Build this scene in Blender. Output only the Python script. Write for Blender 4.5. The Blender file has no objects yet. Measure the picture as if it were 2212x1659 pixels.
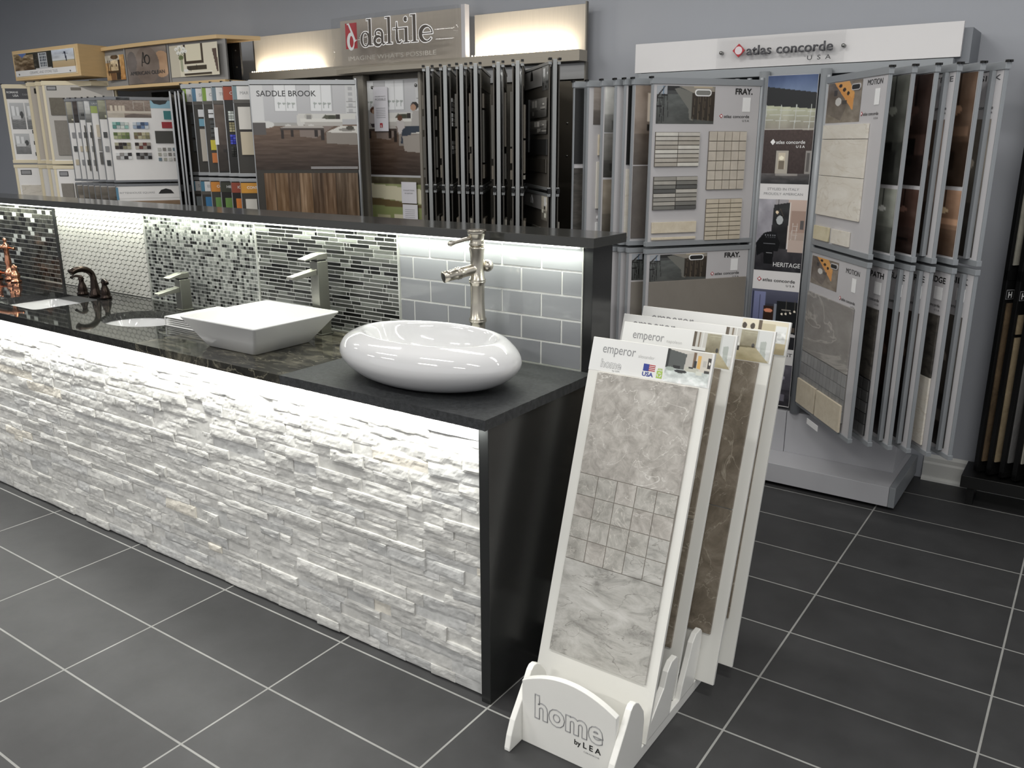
import bpy, bmesh, math, random
import numpy as np
from mathutils import Matrix, Vector

# ------------------------------------------------------------------ camera, world, lights, exposure
S = bpy.context.scene
COL = S.collection
PI = math.pi
FPX, YAW, PITCH, ROLL = 1832.5, 0.6072, 0.27647, -0.00147
cam_d = bpy.data.cameras.new('camera')
cam_d.sensor_fit = 'HORIZONTAL'; cam_d.sensor_width = 36.0
cam_d.lens = FPX / 2212.0 * 36.0
cam_d.clip_start = 0.05; cam_d.clip_end = 100
cam = bpy.data.objects.new('camera', cam_d); COL.objects.link(cam)
_f = Vector((-math.sin(YAW) * math.cos(PITCH), math.cos(YAW) * math.cos(PITCH), -math.sin(PITCH)))
_r = Vector((math.cos(YAW), math.sin(YAW), 0)); _u = _r.cross(_f)
_r2 = math.cos(ROLL) * _r + math.sin(ROLL) * _u
_u2 = -math.sin(ROLL) * _r + math.cos(ROLL) * _u
_m = Matrix((_r2, _u2, -_f)).transposed().to_4x4(); _m.translation = Vector((1.296, -1.733, 1.616))
cam.matrix_world = _m
S.camera = cam

w = bpy.data.worlds.new('world'); S.world = w; w.use_nodes = True
w.node_tree.nodes['Background'].inputs[0].default_value = (0.97, 0.98, 1.0, 1)
w.node_tree.nodes['Background'].inputs[1].default_value = 0.56
S.view_settings.view_transform = 'Standard'
S.view_settings.look = 'None'
S.view_settings.exposure = 0.12
S.view_settings.gamma = 1.0
S.view_settings.use_curve_mapping = False
S.cycles.max_bounces = 7
S.cycles.diffuse_bounces = 3
S.cycles.glossy_bounces = 3
S.cycles.transmission_bounces = 4
S.cycles.transparent_max_bounces = 8
S.cycles.caustics_reflective = False
S.cycles.caustics_refractive = False
S.cycles.sample_clamp_indirect = 4.0
S.cycles.use_denoising = True
S.cycles.use_adaptive_sampling = True
S.cycles.adaptive_threshold = 0.03

def area(name, loc, rot, sx, sy, power, color=(1, 1, 1), spread=180):
    d = bpy.data.lights.new(name, 'AREA'); d.shape = 'RECTANGLE'
    d.size = sx; d.size_y = sy; d.energy = power; d.color = color
    d.spread = math.radians(spread)
    o = bpy.data.objects.new(name, d); COL.objects.link(o)
    o.location = loc; o.rotation_euler = rot
    return o
# shop ceiling fluorescents; those farthest left are added to brighten the racks there
for ix, (lx, ly, pw) in enumerate([(-2.6, 0.6, 18), (-0.7, 1.0, 19), (1.2, 0.9, 21), (3.0, 0.9, 7), (-2.6, -1.4, 22), (-0.4, -1.2, 24),
                                   (1.7, -1.3, 30), (-3.6, -3.4, 46), (-0.6, -3.6, 62), (2.0, -3.6, 40), (-5.0, 0.4, 26), (-6.8, -0.8, 18), (-6.2, -3.6, 60)]):
    area('fluorescent_and_fill_lamp', (lx, ly, 3.12), (0, 0, 0), 1.2, 0.16, pw * 0.86, (1.0, 0.985, 0.95))
# light strips of the counter: under the bar ledge and under the worktop
for k in range(6):
    cx = -4.10 + k * 0.745
    area('ledge_strip_lamp', (cx, 0.548, 1.300), (math.radians(-14), 0, 0), 0.74, 0.012, 1.75, (0.96, 1.0, 0.86))
    area('worktop_strip_lamp', (cx, -0.003, 0.868), (math.radians(18), 0, 0), 0.74, 0.024, 3.1, (1.0, 1.0, 0.95))
# warm strips on the tile rack header
area('header_strip_lamp', (-3.63, 2.550, 2.117), (math.radians(180 - 40), 0, 0), 0.66, 0.01, 2.2, (1.0, 0.90, 0.74))
area('header_strip_lamp', (-1.635, 2.550, 2.117), (math.radians(180 - 40), 0, 0), 0.66, 0.01, 2.8, (1.0, 0.90, 0.74))

# ------------------------------------------------------------------ helpers
rnd = random.Random(7)
def lin(v):
    v = v / 255.0
    return v / 12.92 if v <= 0.04045 else ((v + 0.055) / 1.055) ** 2.4
def C(r, g=None, b=None):
    if g is None: g = b = r
    return (lin(r), lin(g), lin(b), 1.0)
MATS = {}
def nt(name):
    m = bpy.data.materials.new(name); m.use_nodes = True
    return m, m.node_tree, m.node_tree.nodes['Principled BSDF']
def mat(name, col, rough=0.5, metal=0.0, spec=0.5, bump=0, bscale=200, var=0, vscale=8, coat=0, emit=None, es=0, trans=0, alpha=1, stretch=None):
    if name in MATS: return MATS[name]
    m, t, p = nt(name)
    p.inputs['Base Color'].default_value = col; p.inputs['Roughness'].default_value = rough
    p.inputs['Metallic'].default_value = metal; p.inputs['Specular IOR Level'].default_value = spec
    if coat: p.inputs['Coat Weight'].default_value = coat; p.inputs['Coat Roughness'].default_value = 0.05
    if emit: p.inputs['Emission Color'].default_value = emit; p.inputs['Emission Strength'].default_value = es
    if trans: p.inputs['Transmission Weight'].default_value = trans; p.inputs['IOR'].default_value = 1.2
    tc = t.nodes.new('ShaderNodeTexCoord'); mp = t.nodes.new('ShaderNodeMapping')
    t.links.new(tc.outputs['Object'], mp.inputs[0])
    if stretch: mp.inputs['Scale'].default_value = stretch
    n = t.nodes.new('ShaderNodeTexNoise'); n.inputs['Scale'].default_value = vscale; n.inputs['Detail'].default_value = 4
    t.links.new(mp.outputs[0], n.inputs['Vector'])
    mx = t.nodes.new('ShaderNodeMix'); mx.data_type = 'RGBA'
    v = var or 0.03
    mx.inputs[6].default_value = tuple(x * (1 - v) for x in col[:3]) + (1,)
    mx.inputs[7].default_value = tuple(min(1, x * (1 + v)) for x in col[:3]) + (1,)
    t.links.new(n.outputs[0], mx.inputs[0]); t.links.new(mx.outputs[2], p.inputs['Base Color'])
    if bump:
        nb = t.nodes.new('ShaderNodeTexNoise'); nb.inputs['Scale'].default_value = bscale; nb.inputs['Detail'].default_value = 3
        t.links.new(mp.outputs[0], nb.inputs['Vector'])
        b = t.nodes.new('ShaderNodeBump'); b.inputs['Strength'].default_value = bump; b.inputs['Distance'].default_value = 0.002
        t.links.new(nb.outputs[0], b.inputs['Height']); t.links.new(b.outputs[0], p.inputs['Normal'])
    MATS[name] = m
    return m
def vmat(name, rough=0.4, spec=0.5, bump=0, bscale=60, noise=0.0, nscale=30):
    if name in MATS: return MATS[name]
    m, t, p = nt(name)
    a = t.nodes.new('ShaderNodeVertexColor'); a.layer_name = 'Col'
    p.inputs['Roughness'].default_value = rough; p.inputs['Specular IOR Level'].default_value = spec
    out = a.outputs[0]
    if noise:
        tc = t.nodes.new('ShaderNodeTexCoord'); n = t.nodes.new('ShaderNodeTexNoise')
        n.inputs['Scale'].default_value = nscale; n.inputs['Detail'].default_value = 6
        t.links.new(tc.outputs['Object'], n.inputs['Vector'])
        mr = t.nodes.new('ShaderNodeMapRange'); mr.inputs[1].default_value = 0.3; mr.inputs[2].default_value = 0.7
        mr.inputs[3].default_value = 1 - noise; mr.inputs[4].default_value = 1 + noise
        t.links.new(n.outputs[0], mr.inputs[0])
        vm = t.nodes.new('ShaderNodeVectorMath'); vm.operation = 'SCALE'
        t.links.new(out, vm.inputs[0]); t.links.new(mr.outputs[0], vm.inputs['Scale']); out = vm.outputs[0]
        if bump:
            b = t.nodes.new('ShaderNodeBump'); b.inputs['Strength'].default_value = bump; b.inputs['Distance'].default_value = 0.003
            t.links.new(n.outputs[0], b.inputs['Height']); t.links.new(b.outputs[0], p.inputs['Normal'])
    t.links.new(out, p.inputs['Base Color'])
    MATS[name] = m
    return m
def stone(name, c1, c2, vein=None, scale=6, rough=0.35, vscale=3.0, vw=0.03, bump=0, stretch=None, spec=0.5, c3=None, detail=8, bdist=0.002, seed=0.0):
    """mottled stone: two-tone noise plus thin veins"""
    if name in MATS: return MATS[name]
    m, t, p = nt(name)
    L, N = t.links.new, t.nodes.new
    tc = N('ShaderNodeTexCoord'); mp = N('ShaderNodeMapping'); L(tc.outputs['Object'], mp.inputs[0])
    mp.inputs['Location'].default_value = (seed, seed * 1.7, seed * 0.6)
    if stretch: mp.inputs['Scale'].default_value = stretch
    n1 = N('ShaderNodeTexNoise'); n1.inputs['Scale'].default_value = scale; n1.inputs['Detail'].default_value = detail
    n1.inputs['Roughness'].default_value = 0.70; n1.inputs['Distortion'].default_value = 0.6
    L(mp.outputs[0], n1.inputs['Vector'])
    cr = N('ShaderNodeValToRGB'); cr.color_ramp.elements[0].position = 0.33; cr.color_ramp.elements[0].color = c1
    cr.color_ramp.elements[1].position = 0.68; cr.color_ramp.elements[1].color = c2
    if c3:
        e = cr.color_ramp.elements.new(0.5); e.color = c3
    L(n1.outputs[0], cr.inputs[0]); out = cr.outputs[0]
    if vein:
        n2 = N('ShaderNodeTexNoise'); n2.inputs['Scale'].default_value = vscale; n2.inputs['Detail'].default_value = 5
        n2.inputs['Distortion'].default_value = 1.2
        L(mp.outputs[0], n2.inputs['Vector'])
        s = N('ShaderNodeMath'); s.operation = 'SUBTRACT'; s.inputs[1].default_value = 0.5; L(n2.outputs[0], s.inputs[0])
        a = N('ShaderNodeMath'); a.operation = 'ABSOLUTE'; L(s.outputs[0], a.inputs[0])
        r = N('ShaderNodeMapRange'); r.inputs[1].default_value = 0; r.inputs[2].default_value = vw; r.inputs[3].default_value = 0.85; r.inputs[4].default_value = 0
        L(a.outputs[0], r.inputs[0])
        mx = N('ShaderNodeMix'); mx.data_type = 'RGBA'; L(r.outputs[0], mx.inputs[0]); L(out, mx.inputs[6]); mx.inputs[7].default_value = vein
        out = mx.outputs[2]
    L(out, p.inputs['Base Color'])
    p.inputs['Roughness'].default_value = rough; p.inputs['Specular IOR Level'].default_value = spec
    if bump:
        nb = N('ShaderNodeTexNoise'); nb.inputs['Scale'].default_value = scale * 9; nb.inputs['Detail'].default_value = 5
        L(tc.outputs['Object'], nb.inputs['Vector'])
        b = N('ShaderNodeBump'); b.inputs['Strength'].default_value = bump; b.inputs['Distance'].default_value = bdist
        L(nb.outputs[0], b.inputs['Height']); L(b.outputs[0], p.inputs['Normal'])
    MATS[name] = m
    return m

def H(ix, iy, seed=0):
    n = (ix * 374761393 + iy * 668265263 + seed * 1442695041) & 0xffffffff
    n = ((n ^ (n >> 13)) * 1274126177) & 0xffffffff
    return ((n ^ (n >> 16)) & 0xffff) / 65535.0
def vnoise(x, y, seed=0):
    x = np.asarray(x, float); y = np.asarray(y, float)
    ix = np.floor(x).astype(np.int64); iy = np.floor(y).astype(np.int64)
    fx = x - ix; fy = y - iy; fx = fx * fx * (3 - 2 * fx); fy = fy * fy * (3 - 2 * fy)
    a, b, c, d = H(ix, iy, seed), H(ix + 1, iy, seed), H(ix, iy + 1, seed), H(ix + 1, iy + 1, seed)
    return (a * (1 - fx) + b * fx) * (1 - fy) + (c * (1 - fx) + d * fx) * fy
def fbm(x, y, seed=0, o=4):
    s = 0; a = 0.5
    for k in range(o):
        s = s + a * vnoise(x * 2 ** k, y * 2 ** k, seed + k); a *= 0.5
    return s / (1 - 0.5 ** o)

def tag(o, label=None, cat=None, group=None, kind=None):
    if label: o['label'] = label
    if cat: o['category'] = cat
    if group: o['group'] = group
    if kind: o['kind'] = kind
    return o
def empty(name, loc=(0, 0, 0), rz=0, parent=None):
    o = bpy.data.objects.new(name, None); COL.objects.link(o)
    o.empty_display_size = 0.1; o.location = loc; o.rotation_euler = (0, 0, rz); o.parent = parent
    return o
def link_mesh(name, me, m, parent=None, loc=(0, 0, 0), rot=(0, 0, 0)):
    o = bpy.data.objects.new(name, me); COL.objects.link(o)
    if m is not None:
        for x in (m if isinstance(m, (list, tuple)) else [m]): me.materials.append(x)
    o.parent = parent; o.location = loc; o.rotation_euler = rot
    return o

class MB:
    """collects shapes, then links them as one mesh object"""
    def __init__(s): s.v = []; s.f = []; s.c = []; s.sm = []; s.mi = []; s.vc = None
    def add(s, vs, fs, c=None, smooth=False, mi=0):
        n = len(s.v); s.v.extend([tuple(p) for p in vs])
        for f in fs: s.f.append([n + i for i in f]); s.c.append(c); s.sm.append(smooth); s.mi.append(mi)
        return s
    def box(s, x0, y0, z0, x1, y1, z1, c=None, mi=0):
        if x0 > x1: x0, x1 = x1, x0
        if y0 > y1: y0, y1 = y1, y0
        if z0 > z1: z0, z1 = z1, z0
        v = [(x0, y0, z0), (x1, y0, z0), (x1, y1, z0), (x0, y1, z0), (x0, y0, z1), (x1, y0, z1), (x1, y1, z1), (x0, y1, z1)]
        return s.add(v, [(0, 3, 2, 1), (4, 5, 6, 7), (0, 1, 5, 4), (1, 2, 6, 5), (2, 3, 7, 6), (3, 0, 4, 7)], c, False, mi)
    def tile(s, x0, z0, x1, z1, y, t, c=None, ch=0.0):
        """five-sided tile on a wall plane facing -Y; ch chamfers its face"""
        v = [(x0, y, z0), (x1, y, z0), (x1, y, z1), (x0, y, z1), (x0 + ch, y - t, z0 + ch), (x1 - ch, y - t, z0 + ch), (x1 - ch, y - t, z1 - ch), (x0 + ch, y - t, z1 - ch)]
        return s.add(v, [(4, 5, 6, 7), (0, 1, 5, 4), (1, 2, 6, 5), (2, 3, 7, 6), (3, 0, 4, 7)], c)
    def prism(s, pts, a0, a1, axis='y', c=None):
        """polygon extruded along an axis; pts are the two other coordinates (xz, yz or xy)"""
        n = len(pts)
        def P(p, a):
            return (p[0], a, p[1]) if axis == 'y' else ((a, p[0], p[1]) if axis == 'x' else (p[0], p[1], a))
        v = [P(p, a0) for p in pts] + [P(p, a1) for p in pts]
        return s.add(v, [list(range(n))[::-1], list(range(n, 2 * n))] + [(i, (i + 1) % n, n + (i + 1) % n, n + i) for i in range(n)], c)
    def lathe(s, prof, cx=0, cy=0, n=28, ax=1.0, ay=1.0, power=2.0, c=None, smooth=True, cap=True, m=None):
        vs = []; fs = []
        for (r, z) in prof:
            for k in range(n):
                t = 2 * PI * k / n; ct, st = math.cos(t), math.sin(t)
                e = 2.0 / power
                x = math.copysign(abs(ct) ** e, ct); y = math.copysign(abs(st) ** e, st)
                vs.append((cx + r * ax * x, cy + r * ay * y, z))
        for i in range(len(prof) - 1):
            for k in range(n):
                a = i * n + k; b = i * n + (k + 1) % n
                fs.append((a, b, b + n, a + n))
        if cap:
            fs.append(list(range(n))[::-1]); q = (len(prof) - 1) * n; fs.append(list(range(q, q + n)))
        if m is not None: vs = [m @ Vector(p) for p in vs]
        return s.add(vs, fs, c, smooth)
    def tube(s, pts, rad, n=12, c=None, flat=1.0, cap=True):
        """swept tube; rad is one radius or one per point"""
        pts = [Vector(p) for p in pts]
        if not isinstance(rad, (list, tuple)): rad = [rad] * len(pts)
        vs = []; fs = []; up = None
        for i, p in enumerate(pts):
            d = (pts[min(i + 1, len(pts) - 1)] - pts[max(i - 1, 0)]).normalized()
            if up is None: up = Vector((0, 0, 1)) if abs(d.z) < 0.9 else Vector((1, 0, 0))
            sx = d.cross(up)
            sx = sx.normalized() if sx.length > 1e-6 else Vector((1, 0, 0))
            u = sx.cross(d).normalized(); up = u
            for k in range(n):
                a = 2 * PI * k / n
                vs.append(p + sx * (rad[i] * math.cos(a)) + u * (rad[i] * flat * math.sin(a)))
        for i in range(len(pts) - 1):
            for k in range(n):
                a = i * n + k; b = i * n + (k + 1) % n
                fs.append((a, b, b + n, a + n))
        if cap:
            fs.append(list(range(n))[::-1]); q = (len(pts) - 1) * n; fs.append(list(range(q, q + n)))
        return s.add(vs, fs, c, True)
    def ball(s, p, r, n=12, sz=1.0, c=None):
        prof = [(max(1e-5, r * math.cos(t)), p[2] + r * sz * math.sin(t)) for t in np.linspace(-PI / 2, PI / 2, n)]
        return s.lathe(prof, p[0], p[1], n * 2, c=c)
    def grid(s, P, Cv=None, smooth=True):
        """P: (h, w, 3) points; Cv: (h, w, 3) colours"""
        h, w_ = P.shape[:2]; n = len(s.v)
        s.v.extend(map(tuple, P.reshape(-1, 3).tolist()))
        for j in range(h - 1):
            for i in range(w_ - 1):
                a = n + j * w_ + i
                s.f.append([a, a + w_, a + w_ + 1, a + 1]); s.c.append(None); s.sm.append(smooth); s.mi.append(0)
        return s
    def build(s, name, m, parent=None, loc=(0, 0, 0), rot=(0, 0, 0), bev=0, seg=2, sub=0):
        me = bpy.data.meshes.new(name); me.from_pydata(s.v, [], s.f)
        if any(s.sm): me.polygons.foreach_set('use_smooth', s.sm)
        if any(s.mi): me.polygons.foreach_set('material_index', s.mi)
        if any(x is not None for x in s.c):
            ca = me.color_attributes.new('Col', 'FLOAT_COLOR', 'CORNER')
            arr = []
            for f, c in zip(s.f, s.c): arr.extend((tuple(c) if c is not None else (1, 1, 1, 1)) * len(f))
            ca.data.foreach_set('color', arr)
        me.update()
        bm = bmesh.new(); bm.from_mesh(me); bmesh.ops.recalc_face_normals(bm, faces=bm.faces); bm.to_mesh(me); bm.free()
        o = link_mesh(name, me, m, parent, loc, rot)
        if bev:
            b = o.modifiers.new('bevel', 'BEVEL'); b.width = bev; b.segments = seg; b.limit_method = 'ANGLE'; b.angle_limit = math.radians(40)
        if sub:
            b = o.modifiers.new('subsurf', 'SUBSURF'); b.levels = sub; b.render_levels = sub
        return o

def text_mesh(body, x0, z, width=None, h=None, weight=0, y=0, outline=False, align='l', shear=0, space=1.0, thick=0.0006):
    """lettering as a mesh lying in the XZ plane, reading towards -Y; h = capital height"""
    cu = bpy.data.curves.new('t', 'FONT'); cu.body = body; cu.size = 1; cu.offset = weight; cu.shear = shear
    cu.space_character = space; cu.resolution_u = 3
    if outline: cu.fill_mode = 'NONE'; cu.bevel_depth = 0.016; cu.bevel_resolution = 0
    else: cu.fill_mode = 'BOTH'; cu.extrude = 0
    o = bpy.data.objects.new('t', cu); me = bpy.data.meshes.new_from_object(o)
    bpy.data.objects.remove(o); bpy.data.curves.remove(cu)
    n = len(me.vertices); a = np.zeros(n * 3); me.vertices.foreach_get('co', a); a = a.reshape(-1, 3)
    if n == 0: return me
    wx = a[:, 0].max() - a[:, 0].min()
    sz = (h / 0.729) if h else width / wx
    sx = width / wx if width else sz
    xs = (a[:, 0] - a[:, 0].min()) * sx
    if align == 'c': xs -= wx * sx / 2
    if align == 'r': xs -= wx * sx
    b = np.stack([x0 + xs, -y - a[:, 2] * sz, z + a[:, 1] * sz], 1)
    me.vertices.foreach_set('co', b.ravel()); me.update()
    return me

class Face:
    """a surface facing -Y in its own frame: x right, z up, out = towards the viewer"""
    def __init__(s, parent=None, loc=(0, 0, 0), rz=0, rx=0): s.p = parent; s.loc = loc; s.rot = (rx, 0, rz)
    def add(s, name, mb, m, bev=0, label=None):
        o = mb.build(name, m, s.p, s.loc, s.rot, bev=bev)
        if label: o['label'] = label
        return o
    def slab(s, name, x0, z0, x1, z1, th, m, out=0, bev=0, label=None):
        return s.add(name, MB().box(x0, -out - th, z0, x1, -out, z1), m, bev, label)
    def text(s, body, x0, z, m, width=None, h=None, weight=0, out=0.001, outline=False, align='l', name='lettering', shear=0, space=1.0, label=None):
        o = link_mesh(name, text_mesh(body, x0, z, width, h, weight, out, outline, align, shear, space), m, s.p, s.loc, s.rot)
        if label: o['label'] = label
        return o
    def pic(s, name, x0, z0, x1, z1, cv, out=0.001, label=None, curve=0, m=None):
        A = cv.a; h, w_ = A.shape[:2]
        X, Z = np.meshgrid(np.linspace(x0, x1, w_), np.linspace(z1, z0, h))
        Y = np.full_like(X, -out)
        if curve: Y -= curve * (1 - ((X - (x0 + x1) / 2) / ((x1 - x0) / 2)) ** 2)
        mb = MB().grid(np.stack([X, Y, Z], 2), smooth=False)
        me = bpy.data.meshes.new(name); me.from_pydata(mb.v, [], mb.f)
        ca = me.color_attributes.new('Col', 'FLOAT_COLOR', 'POINT')
        q = np.clip(A / 255.0, 0, 1); q = np.where(q <= 0.04045, q / 12.92, ((q + 0.055) / 1.055) ** 2.4)
        ca.data.foreach_set('color', np.concatenate([q, np.ones((h, w_, 1))], 2).ravel())
        o = link_mesh(name, me, m or PRINT, s.p, s.loc, s.rot)
        if label: o['label'] = label
        return o
    def tiles(s, name, x0, z0, x1, z1, nx, nz, th, gap, cf, m, out=0, back=None, ch=0.0008, label=None):
        mb = MB(); dx = (x1 - x0) / nx; dz = (z1 - z0) / nz
        if back: mb.tile(x0, z0, x1, z1, -out, th * 0.45, back)
        for j in range(nz):
            for i in range(nx):
                c = cf(i, j)
                if c is None: continue
                mb.tile(x0 + i * dx + gap / 2, z0 + j * dz + gap / 2, x0 + (i + 1) * dx - gap / 2, z0 + (j + 1) * dz - gap / 2, -out, th, c, ch)
        return s.add(name, mb, m, label=label)

PRINT = vmat('printed_card', rough=0.32, spec=0.5)
TILE = vmat('glazed_sample', rough=0.3, noise=0.08, nscale=25)
GLASS = vmat('glass_mosaic', rough=0.2, spec=0.35, noise=0.05, nscale=40)
CERAM = vmat('matt_ceramic', rough=0.28, noise=0.03, nscale=30)

class Cv:
    """small painted picture, coordinates 0..1 with y down"""
    def __init__(s, w_, h, c=(200, 200, 200)):
        s.w = w_; s.h = h; s.a = np.zeros((h, w_, 3)); s.a[:] = c
        s.Y, s.X = np.meshgrid((np.arange(h) + 0.5) / h, (np.arange(w_) + 0.5) / w_, indexing='ij')
    def put(s, M, c, c2=None):
        if c2 is None: s.a[M] = c
        else:
            if not M.any(): return s
            y = s.Y[M]; t = ((y - y.min()) / max(1e-6, y.max() - y.min()))[:, None]
            s.a[M] = np.array(c) * (1 - t) + np.array(c2) * t
        return s
    def rect(s, x0, y0, x1, y1, c, c2=None): return s.put((s.X >= x0) & (s.X < x1) & (s.Y >= y0) & (s.Y < y1), c, c2)
    def ell(s, cx, cy, rx, ry, c, c2=None): return s.put(((s.X - cx) / rx) ** 2 + ((s.Y - cy) / ry) ** 2 < 1, c, c2)
    def poly(s, pts, c, c2=None):
        M = np.zeros_like(s.X, bool); n = len(pts)
        for i in range(n):
            (xa, ya), (xb, yb) = pts[i], pts[(i + 1) % n]
            if ya == yb: continue
            k = ((s.Y >= min(ya, yb)) & (s.Y < max(ya, yb))) & (s.X < xa + (s.Y - ya) * (xb - xa) / (yb - ya)); M ^= k
        return s.put(M, c, c2)
    def line(s, x0, y0, x1, y1, wd, c):
        ar = s.h / s.w
        dx, dy = x1 - x0, (y1 - y0) * ar; L2 = dx * dx + dy * dy + 1e-9
        t = np.clip(((s.X - x0) * dx + (s.Y - y0) * ar * dy) / L2, 0, 1)
        d = np.hypot(s.X - x0 - t * dx, (s.Y - y0) * ar - t * dy)
        return s.put(d < wd / 2, c)
    def noise(s, amp, sx=20, sy=20, seed=1, box=(0, 0, 1, 1), o=4):
        M = (s.X >= box[0]) & (s.X < box[2]) & (s.Y >= box[1]) & (s.Y < box[3])
        n = fbm(s.X * sx, s.Y * sy, seed, o) - 0.5
        s.a[M] = np.clip(s.a[M] + (n[M] * amp * 2)[:, None], 0, 255); return s
    def crop(s, x0, x1):
        c = Cv(2, 2); i0, i1 = int(x0 * s.w), max(int(x0 * s.w) + 3, int(x1 * s.w)); c.a = s.a[:, i0:i1].copy(); c.h, c.w = c.a.shape[:2]; return c
# ------------------------------------------------------------------ the room
def floor_material():
    m, t, p = nt('floor_tile'); L, N = t.links.new, t.nodes.new
    tc = N('ShaderNodeTexCoord')
    br = N('ShaderNodeTexBrick'); br.offset = 0; br.squash = 1
    br.inputs['Scale'].default_value = 1; br.inputs['Brick Width'].default_value = 0.6126; br.inputs['Row Height'].default_value = 0.3063
    br.inputs['Mortar Size'].default_value = 0.0034; br.inputs['Mortar Smooth'].default_value = 0.15; br.inputs['Bias'].default_value = 0
    br.inputs['Color1'].default_value = C(54, 54, 55); br.inputs['Color2'].default_value = C(61, 61, 62); br.inputs['Mortar'].default_value = C(150, 150, 147)
    L(tc.outputs['Object'], br.inputs['Vector'])
    n = N('ShaderNodeTexNoise'); n.inputs['Scale'].default_value = 5; n.inputs['Detail'].default_value = 7; n.inputs['Roughness'].default_value = 0.6
    L(tc.outputs['Object'], n.inputs['Vector'])
    mr = N('ShaderNodeMapRange'); mr.inputs[1].default_value = 0.3; mr.inputs[2].default_value = 0.7; mr.inputs[3].default_value = 0.82; mr.inputs[4].default_value = 1.22
    L(n.outputs[0], mr.inputs[0])
    vm = N('ShaderNodeVectorMath'); vm.operation = 'SCALE'; L(br.outputs[0], vm.inputs[0]); L(mr.outputs[0], vm.inputs['Scale'])
    L(vm.outputs[0], p.inputs['Base Color'])
    r = N('ShaderNodeMapRange'); r.inputs[3].default_value = 0.52; r.inputs[4].default_value = 0.8; L(br.outputs['Fac'], r.inputs[0]); L(r.outputs[0], p.inputs['Roughness'])
    b = N('ShaderNodeBump'); b.inputs['Strength'].default_value = 0.5; b.inputs['Distance'].default_value = 0.001; b.invert = True
    L(br.outputs['Fac'], b.inputs['Height'])
    b2 = N('ShaderNodeBump'); b2.inputs['Strength'].default_value = 0.12; b2.inputs['Distance'].default_value = 0.002
    n2 = N('ShaderNodeTexNoise'); n2.inputs['Scale'].default_value = 22; n2.inputs['Detail'].default_value = 6; L(tc.outputs['Object'], n2.inputs['Vector'])
    L(n2.outputs[0], b2.inputs['Height']); L(b.outputs[0], b2.inputs['Normal']); L(b2.outputs[0], p.inputs['Normal'])
    return m
WALLP = mat('wall_paint', C(174, 177, 184), 0.55, bump=0.15, bscale=500, var=0.02)
tag(MB().box(-9, -6, -0.1, 5, 2.8, 0).build('floor', floor_material()), kind='structure')
tag(MB().box(-9, 2.70, 0, 5, 2.80, 3.2).build('wall_back', WALLP), kind='structure')
tag(MB().box(-9.1, -6, 0, -9.0, 2.7, 3.2).build('wall_left', WALLP), kind='structure')
tag(MB().box(-9, -6, 3.2, 5, 2.8, 3.3).build('ceiling', mat('ceiling_paint', C(205, 205, 200), 0.8)), kind='structure')
WHITE = mat('white_trim', C(216, 216, 212), 0.4)
bb = MB()
for a, b_ in ((-9.0, -6.6), (0.72, 5.0)):
    bb.prism([(2.70, 0.0), (2.683, 0.0), (2.683, 0.085), (2.688, 0.095), (2.688, 0.115), (2.694, 0.125), (2.70, 0.13)], a, b_, 'x')
    bb.prism([(2.683, 0.0), (2.668, 0.0), (2.670, 0.010), (2.676, 0.018), (2.683, 0.020)], a, b_, 'x')
tag(bb.build('baseboard_back', WHITE), kind='structure')

# ------------------------------------------------------------------ the vanity counter
BLACKLAM = mat('black_laminate', C(37, 38, 38), 0.22, spec=0.5, var=0.04)
STEEL = mat('brushed_steel', C(150, 150, 148), 0.35, metal=1.0)
TRIMSTEEL = mat('tile_edge_trim', C(214, 216, 210), 0.3, metal=0.6)
counter = tag(empty('vanity_counter', (-2.3, 0.35, 0)), 'long black vanity display counter faced with rough white split stone', 'counter')
def cpart(mb, name, m, bev=0, label=None, loc=None):
    o = mb.build(name, m, counter, (2.3, -0.35, 0), bev=bev)
    if label: o['label'] = label
    return o
XL = -4.62
cpart(MB().prism([(0.018, 0), (0.70, 0), (0.70, 1.31), (0.574, 1.31), (0.574, 0.875), (0.018, 0.875)], -0.033, 0.0, 'x'), 'end_panel', BLACKLAM, 0.001, 'glossy black end panel')
cpart(MB().box(XL, 0.585, 0, -0.033, 0.70, 1.31), 'half_wall', mat('grey_board', C(70, 72, 76), 0.6))
cpart(MB().box(XL, 0.042, 0.0, -0.033, 0.060, 0.875).box(XL, 0.06, 0.0, XL + 0.03, 0.585, 0.875), 'carcass', mat('dark_board', C(45, 45, 45), 0.7))
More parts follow.
